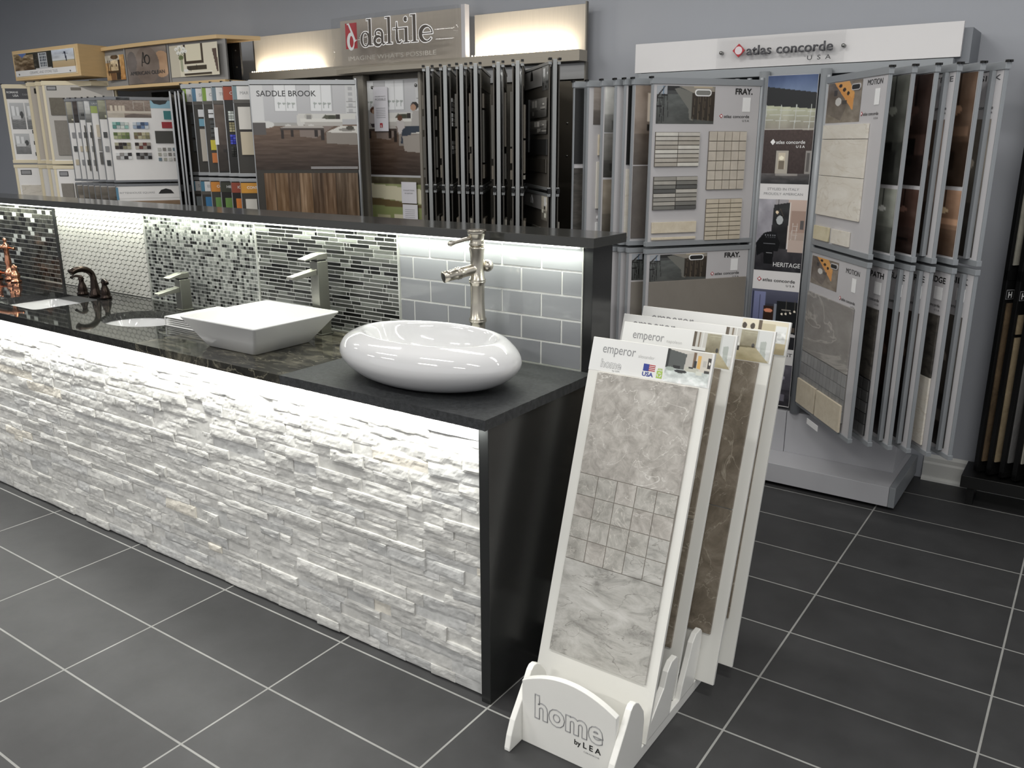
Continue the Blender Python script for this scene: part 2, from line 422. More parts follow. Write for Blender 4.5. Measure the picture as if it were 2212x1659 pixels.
# split stone veneer
def stone_veneer():
    mb = MB(); z = 0.006; row = 0; R = random.Random(3)
    V = []; F = []; SM = []; cols = []
    while z < 0.858:
        hgt = min(R.choice((0.026, 0.034, 0.038, 0.040, 0.044)), 0.860 - z)
        if hgt < 0.012: break
        x = XL - R.random() * 0.15
        while x < -0.0345:
            ln = R.choice((0.07, 0.10, 0.13, 0.17, 0.2, 0.24, 0.30)) * R.uniform(0.8, 1.15); x1 = min(x + ln, -0.0345)
            if x1 - x < 0.01: x = x1; continue
            pr = R.choice((0.002, 0.004, 0.006, 0.009, 0.012, 0.017))
            tilt = R.uniform(-0.004, 0.005); tx = R.uniform(-0.003, 0.003)
            nx = max(4, int((x1 - x) / 0.0075)); nz = 6
            u = np.linspace(0, 1, nx); v = np.linspace(0, 1, nz); U, W_ = np.meshgrid(u, v)
            X = x + (x1 - x) * U; Z = z + hgt * W_
            sd = R.randrange(10 ** 6)
            n = fbm(X * 26 + sd % 97, Z * 55 + sd % 53, sd % 31, 4) - 0.5
            n2 = np.abs(fbm(X * 70 + sd % 37, Z * 90, sd % 29, 3) - 0.5)
            ridge = fbm(X * 12 + sd % 19, Z * 24 + sd % 7, sd % 13, 2) - 0.5
            D = pr * 0.6 + tilt * 0.8 * (W_ - 0.5) + tx * (U - 0.5) * 2 + n * 0.006 + ridge * 0.0035 - n2 * 0.002
            e = np.minimum(np.minimum(U * (x1 - x), (1 - U) * (x1 - x)), np.minimum(W_, 1 - W_) * hgt)
            D = D - 0.0015 * np.clip(1 - e / 0.003, 0, 1)
            D = np.clip(D, 0.0005, 0.027)
            P = np.stack([X, 0.040 - D, Z], 2)
            b0 = len(V); V.extend(P.reshape(-1, 3).tolist())
            for j in range(nz - 1):
                for i in range(nx - 1):
                    a = b0 + j * nx + i; F.append((a, a + 1, a + nx + 1, a + nx)); SM.append(False)
            ring = [(0, i) for i in range(nx)] + [(j, nx - 1) for j in range(1, nz)] + [(nz - 1, i) for i in range(nx - 2, -1, -1)] + [(j, 0) for j in range(nz - 2, 0, -1)]
            r0 = len(V)
            for (j, i) in ring: V.append((P[j, i, 0], 0.0415, P[j, i, 2]))
            k = len(ring)
            for q in range(k):
                j, i = ring[q]; j2, i2 = ring[(q + 1) % k]
                F.append((b0 + j * nx + i, r0 + q, r0 + (q + 1) % k, b0 + j2 * nx + i2)); SM.append(False)
            t = R.uniform(0.90, 1.0); wv = R.choice((0, 0, 0, 0, 1, 2)); 
            base = np.array(C(214, 213, 209)[:3]) * t ** 2
            if wv == 2 and R.random() < 0.2: base = np.array(C(222, 217, 206)[:3]) * t
            elif wv == 1: base = base * np.array((0.90, 0.91, 0.93))
            nf = (nx - 1) * (nz - 1) + k
            cols.append((nf, tuple(base) + (1,)))
            x = x1
        z += hgt; row += 1
    me = bpy.data.meshes.new('stone_veneer'); me.from_pydata(V, [], F)
    ca = me.color_attributes.new('Col', 'FLOAT_COLOR', 'CORNER')
    arr = np.concatenate([np.tile(np.array(c, float), nf * 4) for nf, c in cols])
    ca.data.foreach_set('color', arr); me.update()
    return link_mesh('stone_veneer', me, vmat('split_stone', rough=0.75, spec=0.3, noise=0.13, nscale=38, bump=0.35), counter, (2.3, -0.35, 0))
stone_veneer()['label'] = 'rough white split-face stone strips'

BS_Y = 0.574
def bs(mb, name, m, label=None):
    o = mb.build(name, m, counter, (2.3, -0.35, 0))
    if label: o['label'] = label
def seg_tiles(mb, x0, z0, x1, z1, c, t=0.004, y=BS_Y + 0.004, ch=0.0006): mb.tile(x0, z0, x1, z1, y, t, c, ch)
ZB, ZT = 0.906, 1.310
GROUT_W = C(222, 223, 219)
# 1 grey glass subway tile
mb = MB(); mb.tile(-0.806, ZB, -0.034, ZT, BS_Y + 0.011, 0.009, C(222, 223, 219)); z = ZB + 0.003; r = 0
while z < ZT:
    z1 = min(z + 0.0748, ZT); x1 = -0.036 if r % 2 == 0 else -0.036 + 0.0785
    while x1 > -0.80:
        x0 = x1 - 0.1520
        a, b = max(x0, -0.803), min(x1, -0.036)
        v = rnd.uniform(-3, 3)
        if b - a > 0.01: seg_tiles(mb, a, z, b, z1, C(140 + v, 142 + v, 146 + v), t=0.0045, ch=0.0012)
        x1 = x0 - 0.0050
    z = z1 + 0.0050; r += 1
bs(mb, 'subway_tiles', vmat('subway_glass', rough=0.07, spec=0.7), 'grey glass subway tiles with white grout')
# 2 linear glass mosaic
mb = MB(); mb.tile(-1.596, ZB, -0.812, ZT, BS_Y + 0.011, 0.009, GROUT_W); z = ZB + 0.002; R = random.Random(5)
dark = [C(20, 21, 20), C(34, 35, 33), C(50, 51, 49), C(68, 70, 66), C(88, 90, 86), C(112, 115, 110)]
while z < ZT:
    z1 = min(z + 0.0124, ZT); x = -1.594
    small = 0
    while x < -0.815:
        k = R.random()
        ln = 0.098 if k < 0.5 else (0.047 if k < 0.78 else 0.0135)
        if x < -1.58: ln *= R.random() * 0.8 + 0.2
        x1 = min(x + ln, -0.814)
        if x1 - x > 0.004: seg_tiles(mb, x, z, x1, z1, R.choice(dark))
        x = x1 + 0.0032
    z = z1 + 0.0034
bs(mb, 'linear_mosaic', GLASS, 'linear glass mosaic in greys and black')
# 3 small square mosaic
mb = MB(); mb.tile(-2.386, ZB, -1.604, ZT, BS_Y + 0.011, 0.009, GROUT_W); R = random.Random(9)
sq = [C(28, 29, 28), C(58, 60, 58), C(92, 95, 92), C(118, 121, 117), C(142, 144, 140), C(156, 159, 154)]
nx, nz = 49, 26; dx = 0.782 / nx; dz = (ZT - ZB) / nz
for j in range(nz):
    for i in range(nx):
        seg_tiles(mb, -2.386 + i * dx + 0.0012, ZB + j * dz + 0.0012, -2.386 + (i + 1) * dx - 0.0012, ZB + (j + 1) * dz - 0.0012, R.choices(sq, (10, 12, 20, 20, 22, 16))[0])
bs(mb, 'square_mosaic', GLASS, 'small square glass mosaic in greys and white')
# 4 elongated hexagon mosaic
mb = MB(); mb.tile(-3.172, ZB, -2.392, ZT, BS_Y + 0.011, 0.0075, C(66, 68, 64)); R = random.Random(11)
hw, hh, g = 0.0395, 0.0296, 0.0014
j = 0; zc = ZB
while zc < ZT + 0.01:
    xc = -3.172 + (hw / 2 if j % 2 else 0)
    while xc < -2.37:
        pts = []
        for (px, pz) in ((0, hh / 2), (hw / 2, hh * 0.26), (hw / 2, -hh * 0.26), (0, -hh / 2), (-hw / 2, -hh * 0.26), (-hw / 2, hh * 0.26)):
            s_ = 1 - 2 * g / hh
            X = min(max(xc + px * (1 - 2 * g / hw), -3.170), -2.394); Z = min(max(zc + pz * s_, ZB + 0.001), ZT)
            pts.append((X, Z))
        if max(p[0] for p in pts) - min(p[0] for p in pts) > 0.004 and max(p[1] for p in pts) - min(p[1] for p in pts) > 0.004:
            v = R.uniform(-4, 4); c = C(212 + v, 211 + v, 204 + v)
            q = [(a_, BS_Y + 0.004, b_) for a_, b_ in pts]; cx_ = sum(p[0] for p in pts) / 6; cz_ = sum(p[1] for p in pts) / 6
            f = [(cx_ + (a_ - cx_) * 0.93, BS_Y + 0.0006, cz_ + (b_ - cz_) * 0.93) for a_, b_ in pts]
            mb.add(q + f, [tuple(range(6, 12))] + [(k, (k + 1) % 6, 6 + (k + 1) % 6, 6 + k) for k in range(6)], c)
        xc += hw
    zc += hh * 0.76; j += 1
bs(mb, 'hexagon_mosaic', CERAM, 'white elongated hexagon mosaic with dark grout')
# 5 dark brick mosaic
mb = MB(); mb.tile(-3.960, ZB, -3.190, ZT, BS_Y + 0.011, 0.009, C(196, 197, 192)); R = random.Random(13)
br_ = [C(20, 20, 19), C(42, 42, 39), C(60, 60, 56), C(72, 72, 67), C(205, 208, 204)]
z = ZB + 0.002; r = 0
while z < ZT:
    z1 = min(z + 0.0208, ZT); x = -3.958 - (0.021 if r % 2 else 0)
    while x < -3.195:
        a, b = max(x, -3.958), min(x + 0.0380, -3.192)
        if b - a > 0.004: seg_tiles(mb, a, z, b, z1, R.choices(br_, (16, 30, 30, 16, 11))[0])
        x += 0.042
    z = z1 + 0.0028; r += 1
bs(mb, 'brick_mosaic', GLASS, 'black and grey brick mosaic with a few white pieces')
mb = MB(); mb.tile(XL, ZB, -3.968, ZT, BS_Y + 0.011, 0.009, GROUT_W)
for j in range(5):
    for i in range(9):
        a = XL + 0.002 + i * 0.078 - (0.039 if j % 2 else 0); b = a + 0.075
        a = max(a, XL + 0.002); b = min(b, -3.970)
        if b - a > 0.01: seg_tiles(mb, a, ZB + 0.002 + j * 0.081, b, ZB + 0.079 + j * 0.081, C(160, 158, 150))
bs(mb, 'stone_mosaic', CERAM)
for k, (x, wd) in enumerate(((-0.809, 0.0035), (-1.600, 0.004), (-2.389, 0.004), (-3.964, 0.004), (-0.0345, 0.002))):
    bs(MB().box(x - wd, BS_Y - 0.004, 0.905, x + wd, BS_Y + 0.008, ZT), 'edge_trim', TRIMSTEEL)
bs(MB().box(-3.190, BS_Y - 0.006, 0.905, -3.172, BS_Y + 0.008, ZT), 'edge_trim', BLACKLAM, 'black edge trim')
for x0, x1 in ((-0.806, -0.036), (-1.596, -0.813), (-2.386, -1.604), (-3.96, -3.19)):
    bs(MB().box(x0, BS_Y - 0.005, 0.9045, x1, BS_Y + 0.008, 0.909), 'base_trim', TRIMSTEEL)
LEDW = mat('led_strip_white', C(255, 255, 250), 0.5, emit=(0.96, 1, 0.88, 1), es=9)
bs(MB().box(XL, 0.545, 1.302, -0.04, 0.560, 1.309), 'light_strip', LEDW, 'lit white light strip')
bs(MB().box(XL, 0.004, 0.8695, -0.036, 0.012, 0.8745), 'light_strip', LEDW, 'lit white light strip')

# worktop slabs
def slab_mesh(x0, x1, y0, y1, z0, z1, hole=None, jag=0):
    bm = bmesh.new(); R = random.Random(int(x0 * 100))
    outer = []
    n = 90 if jag else 1
    for i in range(n): outer.append((x0 + (x1 - x0) * i / n, y0 + (R.uniform(0, jag) if 0 < i else 0)))
    m_ = 60 if jag > 0.001 else 1
    for i in range(m_): outer.append((x1 - (R.uniform(0, jag) if 0 < i else 0), y0 + (y1 - y0) * i / m_))
    outer += [(x1, y1), (x0, y1)]
    loops = [outer] + ([hole] if hole else [])
    for z in (z0, z1):
        es = []
        for lp in loops:
            vs = [bm.verts.new((a, b, z)) for a, b in lp]
            es += [bm.edges.new((vs[i], vs[(i + 1) % len(vs)])) for i in range(len(vs))]
        bmesh.ops.triangle_fill(bm, use_beauty=True, use_dissolve=False, edges=es)
    bm.verts.ensure_lookup_table()
    tot = sum(len(l) for l in loops); o = 0
    for lp in loops:
        k = len(lp)
        for i in range(k):
            a, b = o + i, o + (i + 1) % k
            bm.faces.new((bm.verts[a], bm.verts[b], bm.verts[tot + b], bm.verts[tot + a]))
        o += k
    bmesh.ops.recalc_face_normals(bm, faces=bm.faces)
    me = bpy.data.meshes.new('worktop_slab'); bm.to_mesh(me); bm.free()
    return me
def rrect(x0, y0, x1, y1, r, n=6):
    p = []
    for cx, cy, a0 in ((x1 - r, y1 - r, 0), (x0 + r, y1 - r, 90), (x0 + r, y0 + r, 180), (x1 - r, y0 + r, 270)):
        for k in range(n + 1):
            a = math.radians(a0 + 90 * k / n); p.append((cx + r * math.cos(a), cy + r * math.sin(a)))
    return p
def ellp(cx, cy, a, b, n=56): return [(cx + a * math.cos(2 * PI * k / n), cy + b * math.sin(2 * PI * k / n)) for k in range(n)]
ABS_BLACK = stone('polished_black_granite', C(20, 20, 20), C(40, 41, 41), scale=90, rough=0.035, spec=0.6)
PEBBLE = stone('black_pebble_granite', C(18, 18, 18), C(52, 53, 50), scale=40, rough=0.04, vein=C(70, 71, 66), vscale=16, vw=0.012, spec=0.6)
BROWN = stone('brown_veined_granite', C(20, 20, 18), C(116, 112, 98), c3=C(48, 47, 42), scale=5.5, rough=0.10, vein=C(118, 114, 100), vscale=6, vw=0.014, stretch=(1.0, 2.6, 1), bump=0.05, seed=3.1)
LEATHER = stone('leathered_black_granite', C(30, 32, 34), C(64, 66, 68), scale=75, rough=0.5, bump=1.0, bdist=0.002, spec=0.45)
def slab(x0, x1, m, label, hole=None, jag=0, y0=-0.012):
    me = slab_mesh(x0, x1, y0, 0.5735, 0.875, 0.905, hole, jag)
    return tag(link_mesh('worktop_slab', me, m), label, 'worktop', 'worktop slabs of the vanity counter')
slab(-0.804, 0.012, LEATHER, 'matt black leathered granite worktop slab with a chipped edge, under the oval bowl', None, 0.0022)
slab(-1.602, -0.8045, BROWN, 'black granite worktop slab with brown veining, under the square bowl', None, 0.0006)
slab(-2.392, -1.6025, PEBBLE, 'glossy black pebbled granite worktop slab cut for the oval sink', ellp(-2.0, 0.275, 0.205, 0.15))
slab(-3.182, -2.3925, ABS_BLACK, 'mirror polished black worktop slab cut for the rectangular sink', rrect(-2.985, 0.112, -2.572, 0.415, 0.03))
slab(-3.972, -3.1825, mat('polished_black_stone', C(26, 26, 27), 0.05, spec=0.6), 'polished black worktop slab under the copper faucet')
slab(XL, -3.9725, mat('polished_charcoal_stone', C(44, 44, 46), 0.08, spec=0.6), 'polished charcoal worktop slab at the far left end')
# bar ledge
LEDGE = mat('dark_quartz', C(58, 58, 56), 0.13, spec=0.5, var=0.08, vscale=150)
tag(MB().box(XL, 0.518, 1.3105, 0.032, 0.732, 1.3405).build('bar_ledge', LEDGE, bev=0.0015), 'dark grey quartz bar ledge running above the mosaic splashback', 'ledge')

# sinks and bowls
PORC = mat('white_porcelain', C(214, 214, 215), 0.06, spec=0.6, var=0.01, coat=0.5)
def loft(rings, m, name, parent=None, closed_bottom=True, smooth=True):
    mb = MB(); k = len(rings[0]); v = [p for r in rings for p in r]; f = []
    for i in range(len(rings) - 1):
        for j in range(k): f.append((i * k + j, i * k + (j + 1) % k, (i + 1) * k + (j + 1) % k, (i + 1) * k + j))
    if closed_bottom: f.append(tuple(range((len(rings) - 1) * k, len(rings) * k)))
    mb.add(v, f, None, smooth)
    return mb.build(name, m, parent)
def sink_rings(shape, depth):
    """inside then outside of an undermount bowl, listed from outer bottom up over the rim and down inside"""
    out = []
    for s_, z in ((0.50, -depth - 0.012), (0.72, -depth), (0.98, -depth * 0.35), (1.07, -0.004), (1.13, -0.002), (1.13, 0.0), (1.02, 0.0), (1.0, -0.006), (0.97, -depth * 0.4), (0.90, -depth * 0.75), (0.70, -depth * 0.96), (0.30, -depth), (0.06, -depth - 0.001)):
        out.append([(a, b, 0.8745 + z) for a, b in shape(s_)])
    return out
def scale_pts(pts, cx, cy): return lambda s_: [(cx + (a - cx) * s_, cy + (b - cy) * s_) for a, b in pts]
o = loft(sink_rings(scale_pts(rrect(-2.99, 0.108, -2.567, 0.419, 0.04), -2.778, 0.263), 0.13), PORC, 'undermount_sink')
tag(o, 'white rectangular undermount sink set in the mirror polished black slab', 'sink')
MB().lathe([(0.022, 0.7435), (0.022, 0.7460), (0.006, 0.7465)], -2.778, 0.263, 20).build('drain', STEEL, o)
o = loft(sink_rings(scale_pts(ellp(-2.0, 0.275, 0.209, 0.154), -2.0, 0.275), 0.13), PORC, 'undermount_sink')
tag(o, 'white oval undermount sink behind the square bowl', 'sink')
MB().lathe([(0.022, 0.7435), (0.022, 0.7460), (0.006, 0.7465)], -2.0, 0.275, 20).build('drain', STEEL, o)
# square vessel bowl
def sqring(cx, cy, hx, hy, z, r):
    return [(a, b, z) for a, b in rrect(cx - hx, cy - hy, cx + hx, cy + hy, r, 5)]
rg = []
for hx, hy, z, r, cy_ in ((0.128, 0.124, 0.9055, 0.010, 0.240), (0.134, 0.130, 0.909, 0.012, 0.240), (0.168, 0.160, 0.957, 0.012, 0.247), (0.2045, 0.194, 1.010, 0.010, 0.255), (0.207, 0.197, 1.014, 0.010, 0.255), (0.2055, 0.1955, 1.0175, 0.010, 0.255),
                           (0.200, 0.190, 1.018, 0.010, 0.255), (0.197, 0.187, 1.014, 0.012, 0.255), (0.165, 0.155, 0.965, 0.016, 0.248), (0.132, 0.126, 0.925, 0.02, 0.241), (0.120, 0.114, 0.919, 0.03, 0.24), (0.03, 0.03, 0.917, 0.02, 0.24)):
    rg.append(sqring(-1.208, cy_, hx, hy, z, r))
o = loft(rg, mat('satin_white_ceramic', C(218, 218, 217), 0.22, spec=0.5, var=0.01), 'vessel_bowl')
tag(o, 'square white vessel bowl with flared sides standing on the brown veined slab', 'sink')
b_ = o.modifiers.new('bevel', 'BEVEL'); b_.width = 0.0015; b_.segments = 2; b_.limit_method = 'ANGLE'; b_.angle_limit = math.radians(35)
MB().lathe([(0.024, 0.917), (0.024, 0.9195), (0.016, 0.922), (0.004, 0.9225)], -1.208, 0.24, 20).build('drain', STEEL, o)
# oval vessel bowl
mb = MB(); prof = []
a_, b_, h_ = 0.325, 0.205, 0.150
outer = [(0.50, 0.0), (0.60, 0.002), (0.72, 0.010), (0.84, 0.026), (0.93, 0.046), (0.985, 0.066), (1.0, 0.082), (0.99, 0.100), (0.955, 0.118), (0.90, 0.133), (0.84, 0.143), (0.79, 0.1485), (0.76, 0.150), (0.735, 0.148), (0.715, 0.142)]
inner = [(0.69, 0.125), (0.655, 0.100), (0.60, 0.072), (0.50, 0.050), (0.36, 0.037), (0.2, 0.031), (0.05, 0.030)]
rings = []
for s_, z in outer + inner:
    shift = 0.010 if (s_, z) in inner or z > 0.14 else 0.0
    rings.append([(-0.372 + a_ * s_ * math.cos(t), 0.212 + shift + b_ * s_ * math.sin(t), 0.9055 + z) for t in np.linspace(0, 2 * PI, 73)[:-1]])
o = loft(rings, PORC, 'vessel_bowl')
sb = o.modifiers.new('subsurf', 'SUBSURF'); sb.levels = 1; sb.render_levels = 1
tag(o, 'glossy white pebble-shaped oval vessel bowl on the leathered black slab', 'sink')
MB().lathe([(0.024, 0.9355), (0.024, 0.9385), (0.016, 0.941), (0.004, 0.9415)], -0.372, 0.212, 20).build('drain', STEEL, o)
# white slatted rack between the two bowls
t = tag(empty('soap_rack', (-1.66, 0.40, 0.905)), 'small white slatted rack lying half hidden behind the square bowl', 'rack')
SATIN = mat('white_plastic', C(232, 232, 230), 0.3)
MB().box(-0.13, -0.16, 0.036, 0.13, 0.10, 0.040).build('top_tray', SATIN, t, bev=0.002)
MB().box(-0.13, -0.16, 0.0005, 0.13, 0.10, 0.006).build('base', SATIN, t, bev=0.002)
for k in range(3):
    MB().box(-0.125, -0.155, 0.011 + k * 0.008, 0.125, 0.095, 0.014 + k * 0.008).build('slat', SATIN, t)
MB().box(-0.13, -0.16, 0.006, -0.126, -0.156, 0.036).box(-0.13, 0.096, 0.006, -0.126, 0.10, 0.036).build('corner_post', SATIN, t)

# faucets
NICKEL = mat('brushed_nickel', C(190, 184, 172), 0.26, metal=1.0, var=0.05, vscale=60, stretch=(1, 1, 20))
CHROME = mat('satin_chrome', C(158, 158, 150), 0.36, metal=1.0, var=0.04, stretch=(20, 20, 1))
BRONZE = mat('oil_rubbed_bronze', C(50, 42, 38), 0.25, metal=0.9, var=0.2, vscale=30)
COPPER = mat('polished_copper', C(224, 160, 128), 0.18, metal=1.0)
Z0 = 0.9055
# bamboo faucet
bx, by = -0.366, 0.462
t = tag(empty('bamboo_faucet', (bx, by, Z0)), 'tall brushed nickel faucet shaped like bamboo behind the oval bowl', 'faucet')
zz = lambda v: v - Z0
def node(r, z): return [(r, z - 0.016), (r * 1.02, z - 0.010), (r * 1.17, z - 0.005), (r * 1.19, z - 0.002), (r * 1.07, z), (r * 1.19, z + 0.002), (r * 1.17, z + 0.005), (r * 1.02, z + 0.010)]
prof = [(0.033, 0), (0.033, 0.006), (0.026, 0.010), (0.0245, 0.03)] + node(0.0245, zz(1.056)) + [(0.0225, zz(1.12))] + node(0.0235, zz(1.186)) + [(0.0215, zz(1.235)), (0.0225, zz(1.275)), (0.026, zz(1.290)), (0.0265, zz(1.294)), (0.0235, zz(1.297))]
MB().lathe(prof, n=36).build('column', NICKEL, t)
MB().lathe([(0.0215, zz(1.297)), (0.026, zz(1.302)), (0.0265, zz(1.306)), (0.023, zz(1.312)), (0.024, zz(1.325)), (0.029, zz(1.336)), (0.0305, zz(1.340)), (0.029, zz(1.343)), (0.031, zz(1.346)), (0.031, zz(1.350)), (0.024, zz(1.350)), (0.022, zz(1.3485)), (0.004, zz(1.3485))], n=36).build('lever_cap', NICKEL, t)
MB().tube([(0, 0.0, zz(1.327)), (-0.018, -0.035, zz(1.322)), (-0.036, -0.068, zz(1.314)), (-0.044, -0.082, zz(1.310)), (-0.047, -0.088, zz(1.309))], [0.0085, 0.0065, 0.0065, 0.0092, 0.005], 14).build('lever', NICKEL, t)
sp = MB()
d = Vector((-0.42, -0.90, -0.16)).normalized()
P0 = Vector((0.006, 0.010, zz(1.228)))
L_ = [0, 0.03, 0.055, 0.072, 0.078, 0.082, 0.086, 0.092, 0.115, 0.135]
R_ = [0.0185, 0.0175, 0.0172, 0.0178, 0.0205, 0.0185, 0.0205, 0.0178, 0.0172, 0.0185]
sp.tube([P0 + d * q for q in L_], R_, 24)
sp.build('spout', NICKEL, t)
MB().tube([P0 + d * 0.1351, P0 + d * 0.1353], 0.0135, 20).build('spout_opening', mat('dark_hole', C(16), 0.8), t)
MB().ball(P0 - d * 0.026, 0.0200, 12).build('rear_knob', NICKEL, t)
# square column faucets
def square_faucet(x, y, h, zs, reach, lev, label, wd=0.024):
    t = tag(empty('square_faucet', (x, y, Z0)), label, 'faucet'); t.rotation_euler = (0, 0, math.radians(-6))
    MB().box(-0.029, -0.029, 0, 0.029, 0.029, 0.004).build('base_plate', CHROME, t, bev=0.001)
    MB().box(-wd, -wd, 0.004, wd, wd, h - 0.030).build('column', CHROME, t, bev=0.0012)
    MB().prism([(-wd, zs), (-wd, zs + 0.022), (-wd - reach, zs + 0.003), (-wd - reach - 0.004, zs - 0.006), (-wd - reach + 0.006, zs - 0.008)], -0.019, 0.019, 'x').build('spout', CHROME, t, bev=0.001)
    MB().box(-0.011, -wd - reach + 0.004, zs - 0.014, 0.011, -wd - reach + 0.026, zs - 0.004).build('aerator', mat('aerator_chrome', C(205), 0.1, metal=1), t)
    MB().box(-wd * 0.8, -wd * 0.8, h - 0.030, wd * 0.8, wd * 0.8, h - 0.024).build('collar', mat('dark_gap', C(22), 0.5), t)
    MB().prism([(wd, h - 0.024), (wd, h), (-wd * 0.6, h - 0.002), (-wd - lev, h - 0.018), (-wd - lev, h - 0.023), (-wd, h - 0.018), (-wd, h - 0.024)], -wd, wd, 'x').build('lever', CHROME, t, bev=0.001)
square_faucet(-1.150, 0.500, 0.312, 0.232, 0.110, 0.055, 'tall square satin chrome faucet behind the square white bowl')
square_faucet(-2.030, 0.500, 0.166, 0.083, 0.100, 0.050, 'low square satin chrome faucet beside the oval undermount sink')
# bronze widespread faucet
t = tag(empty('widespread_faucet', (-2.67, 0.455, Z0)), 'dark bronze widespread faucet with arched spout and two lever handles', 'faucet')
sp = MB()
pts, rad = [], []
for k in range(19):
    q = k / 18
    if q < 0.35: p = (0.0 - 0.010 * q, 0, 0.10 * q / 0.35); r_ = 0.026 - 0.012 * min(1, q / 0.30)
    else:
        a = (q - 0.35) / 0.65 * 2.45; p = (-0.004 - 0.008 * q, -0.050 + 0.050 * math.cos(a) - (0.022 * (q - 0.35)), 0.10 + 0.040 * math.sin(a)); r_ = 0.014 + 0.003 * (q - 0.35)
    pts.append(p); rad.append(r_)
rad[0] = 0.032; rad[1] = 0.030
sp.tube(pts, rad, 18).build('spout', BRONZE, t)
def bronze_handle(x, y, s_):
    hb = MB().lathe([(0.027, 0), (0.028, 0.008), (0.022, 0.014), (0.024, 0.022), (0.018, 0.045), (0.012, 0.060), (0.0115, 0.072), (0.015, 0.078), (0.010, 0.084)], x, y, 22)
    o = hb.build('handle', BRONZE, t)
    MB().tube([(x - s_ * 0.012, y, 0.078), (x, y - 0.002, 0.088), (x + s_ * 0.022, y - 0.008, 0.091), (x + s_ * 0.045, y - 0.014, 0.086), (x + s_ * 0.056, y - 0.017, 0.080)], [0.008, 0.009, 0.0075, 0.006, 0.008], 12).build('lever', BRONZE, o)
bronze_handle(-0.115, 0.0, -1); bronze_handle(0.085, 0.0, 1)
# copper bridge faucet
t = tag(empty('bridge_faucet', (-3.56, 0.485, Z0)), 'polished copper bridge faucet with long swivel spout', 'faucet')
MB().lathe([(0.028, 0), (0.029, 0.010), (0.020, 0.018), (0.026, 0.030), (0.026, 0.044), (0.016, 0.056), (0.013, 0.075), (0.017, 0.100), (0.013, 0.125), (0.0125, 0.160), (0.018, 0.168), (0.020, 0.180), (0.014, 0.192), (0.008, 0.197), (0.007, 0.208), (0.011, 0.214), (0.008, 0.224), (0.002, 0.227)], n=24).build('column', COPPER, t)
MB().tube([(0, 0, 0.180), (-0.04, -0.03, 0.176), (-0.11, -0.085, 0.160), (-0.17, -0.13, 0.150), (-0.20, -0.155, 0.142), (-0.208, -0.160, 0.120)], [0.011, 0.010, 0.009, 0.009, 0.010, 0.011], 14).build('spout', COPPER, t)
MB().tube([(0.0, 0, 0.176), (0.055, 0.010, 0.172), (0.062, 0.011, 0.171)], [0.006, 0.005, 0.009], 12).build('side_spray_hook', COPPER, t)
for sx in (-1, 1):
    o = MB().lathe([(0.026, 0), (0.027, 0.008), (0.017, 0.014), (0.023, 0.028), (0.023, 0.044), (0.015, 0.054), (0.012, 0.070), (0.016, 0.076), (0.012, 0.086), (0.008, 0.090), (0.004, 0.094)], sx * 0.10, -0.02, 22).build('handle', COPPER, t)
    MB().tube([(sx * 0.10, -0.02, 0.082), (sx * 0.10 + 0.03, -0.028, 0.085), (sx * 0.10 + 0.052, -0.034, 0.085), (sx * 0.10 + 0.060, -0.036, 0.085)], [0.006, 0.005, 0.007, 0.004], 12).build('lever', COPPER, o)
MB().tube([(-0.10, -0.02, 0.036), (0, 0, 0.036), (0.10, -0.02, 0.036)], 0.008, 12).build('bridge', COPPER, t)
# dark dish at the far left
t = MB().lathe([(0.05, 0), (0.085, 0.006), (0.105, 0.018), (0.110, 0.026), (0.106, 0.026), (0.09, 0.014), (0.02, 0.006)], 0, 0, 40).build('soap_dish', BRONZE, None, (-3.78, 0.30, Z0))
tag(t, 'shallow dark bronze dish on the worktop beside the copper faucet', 'dish')
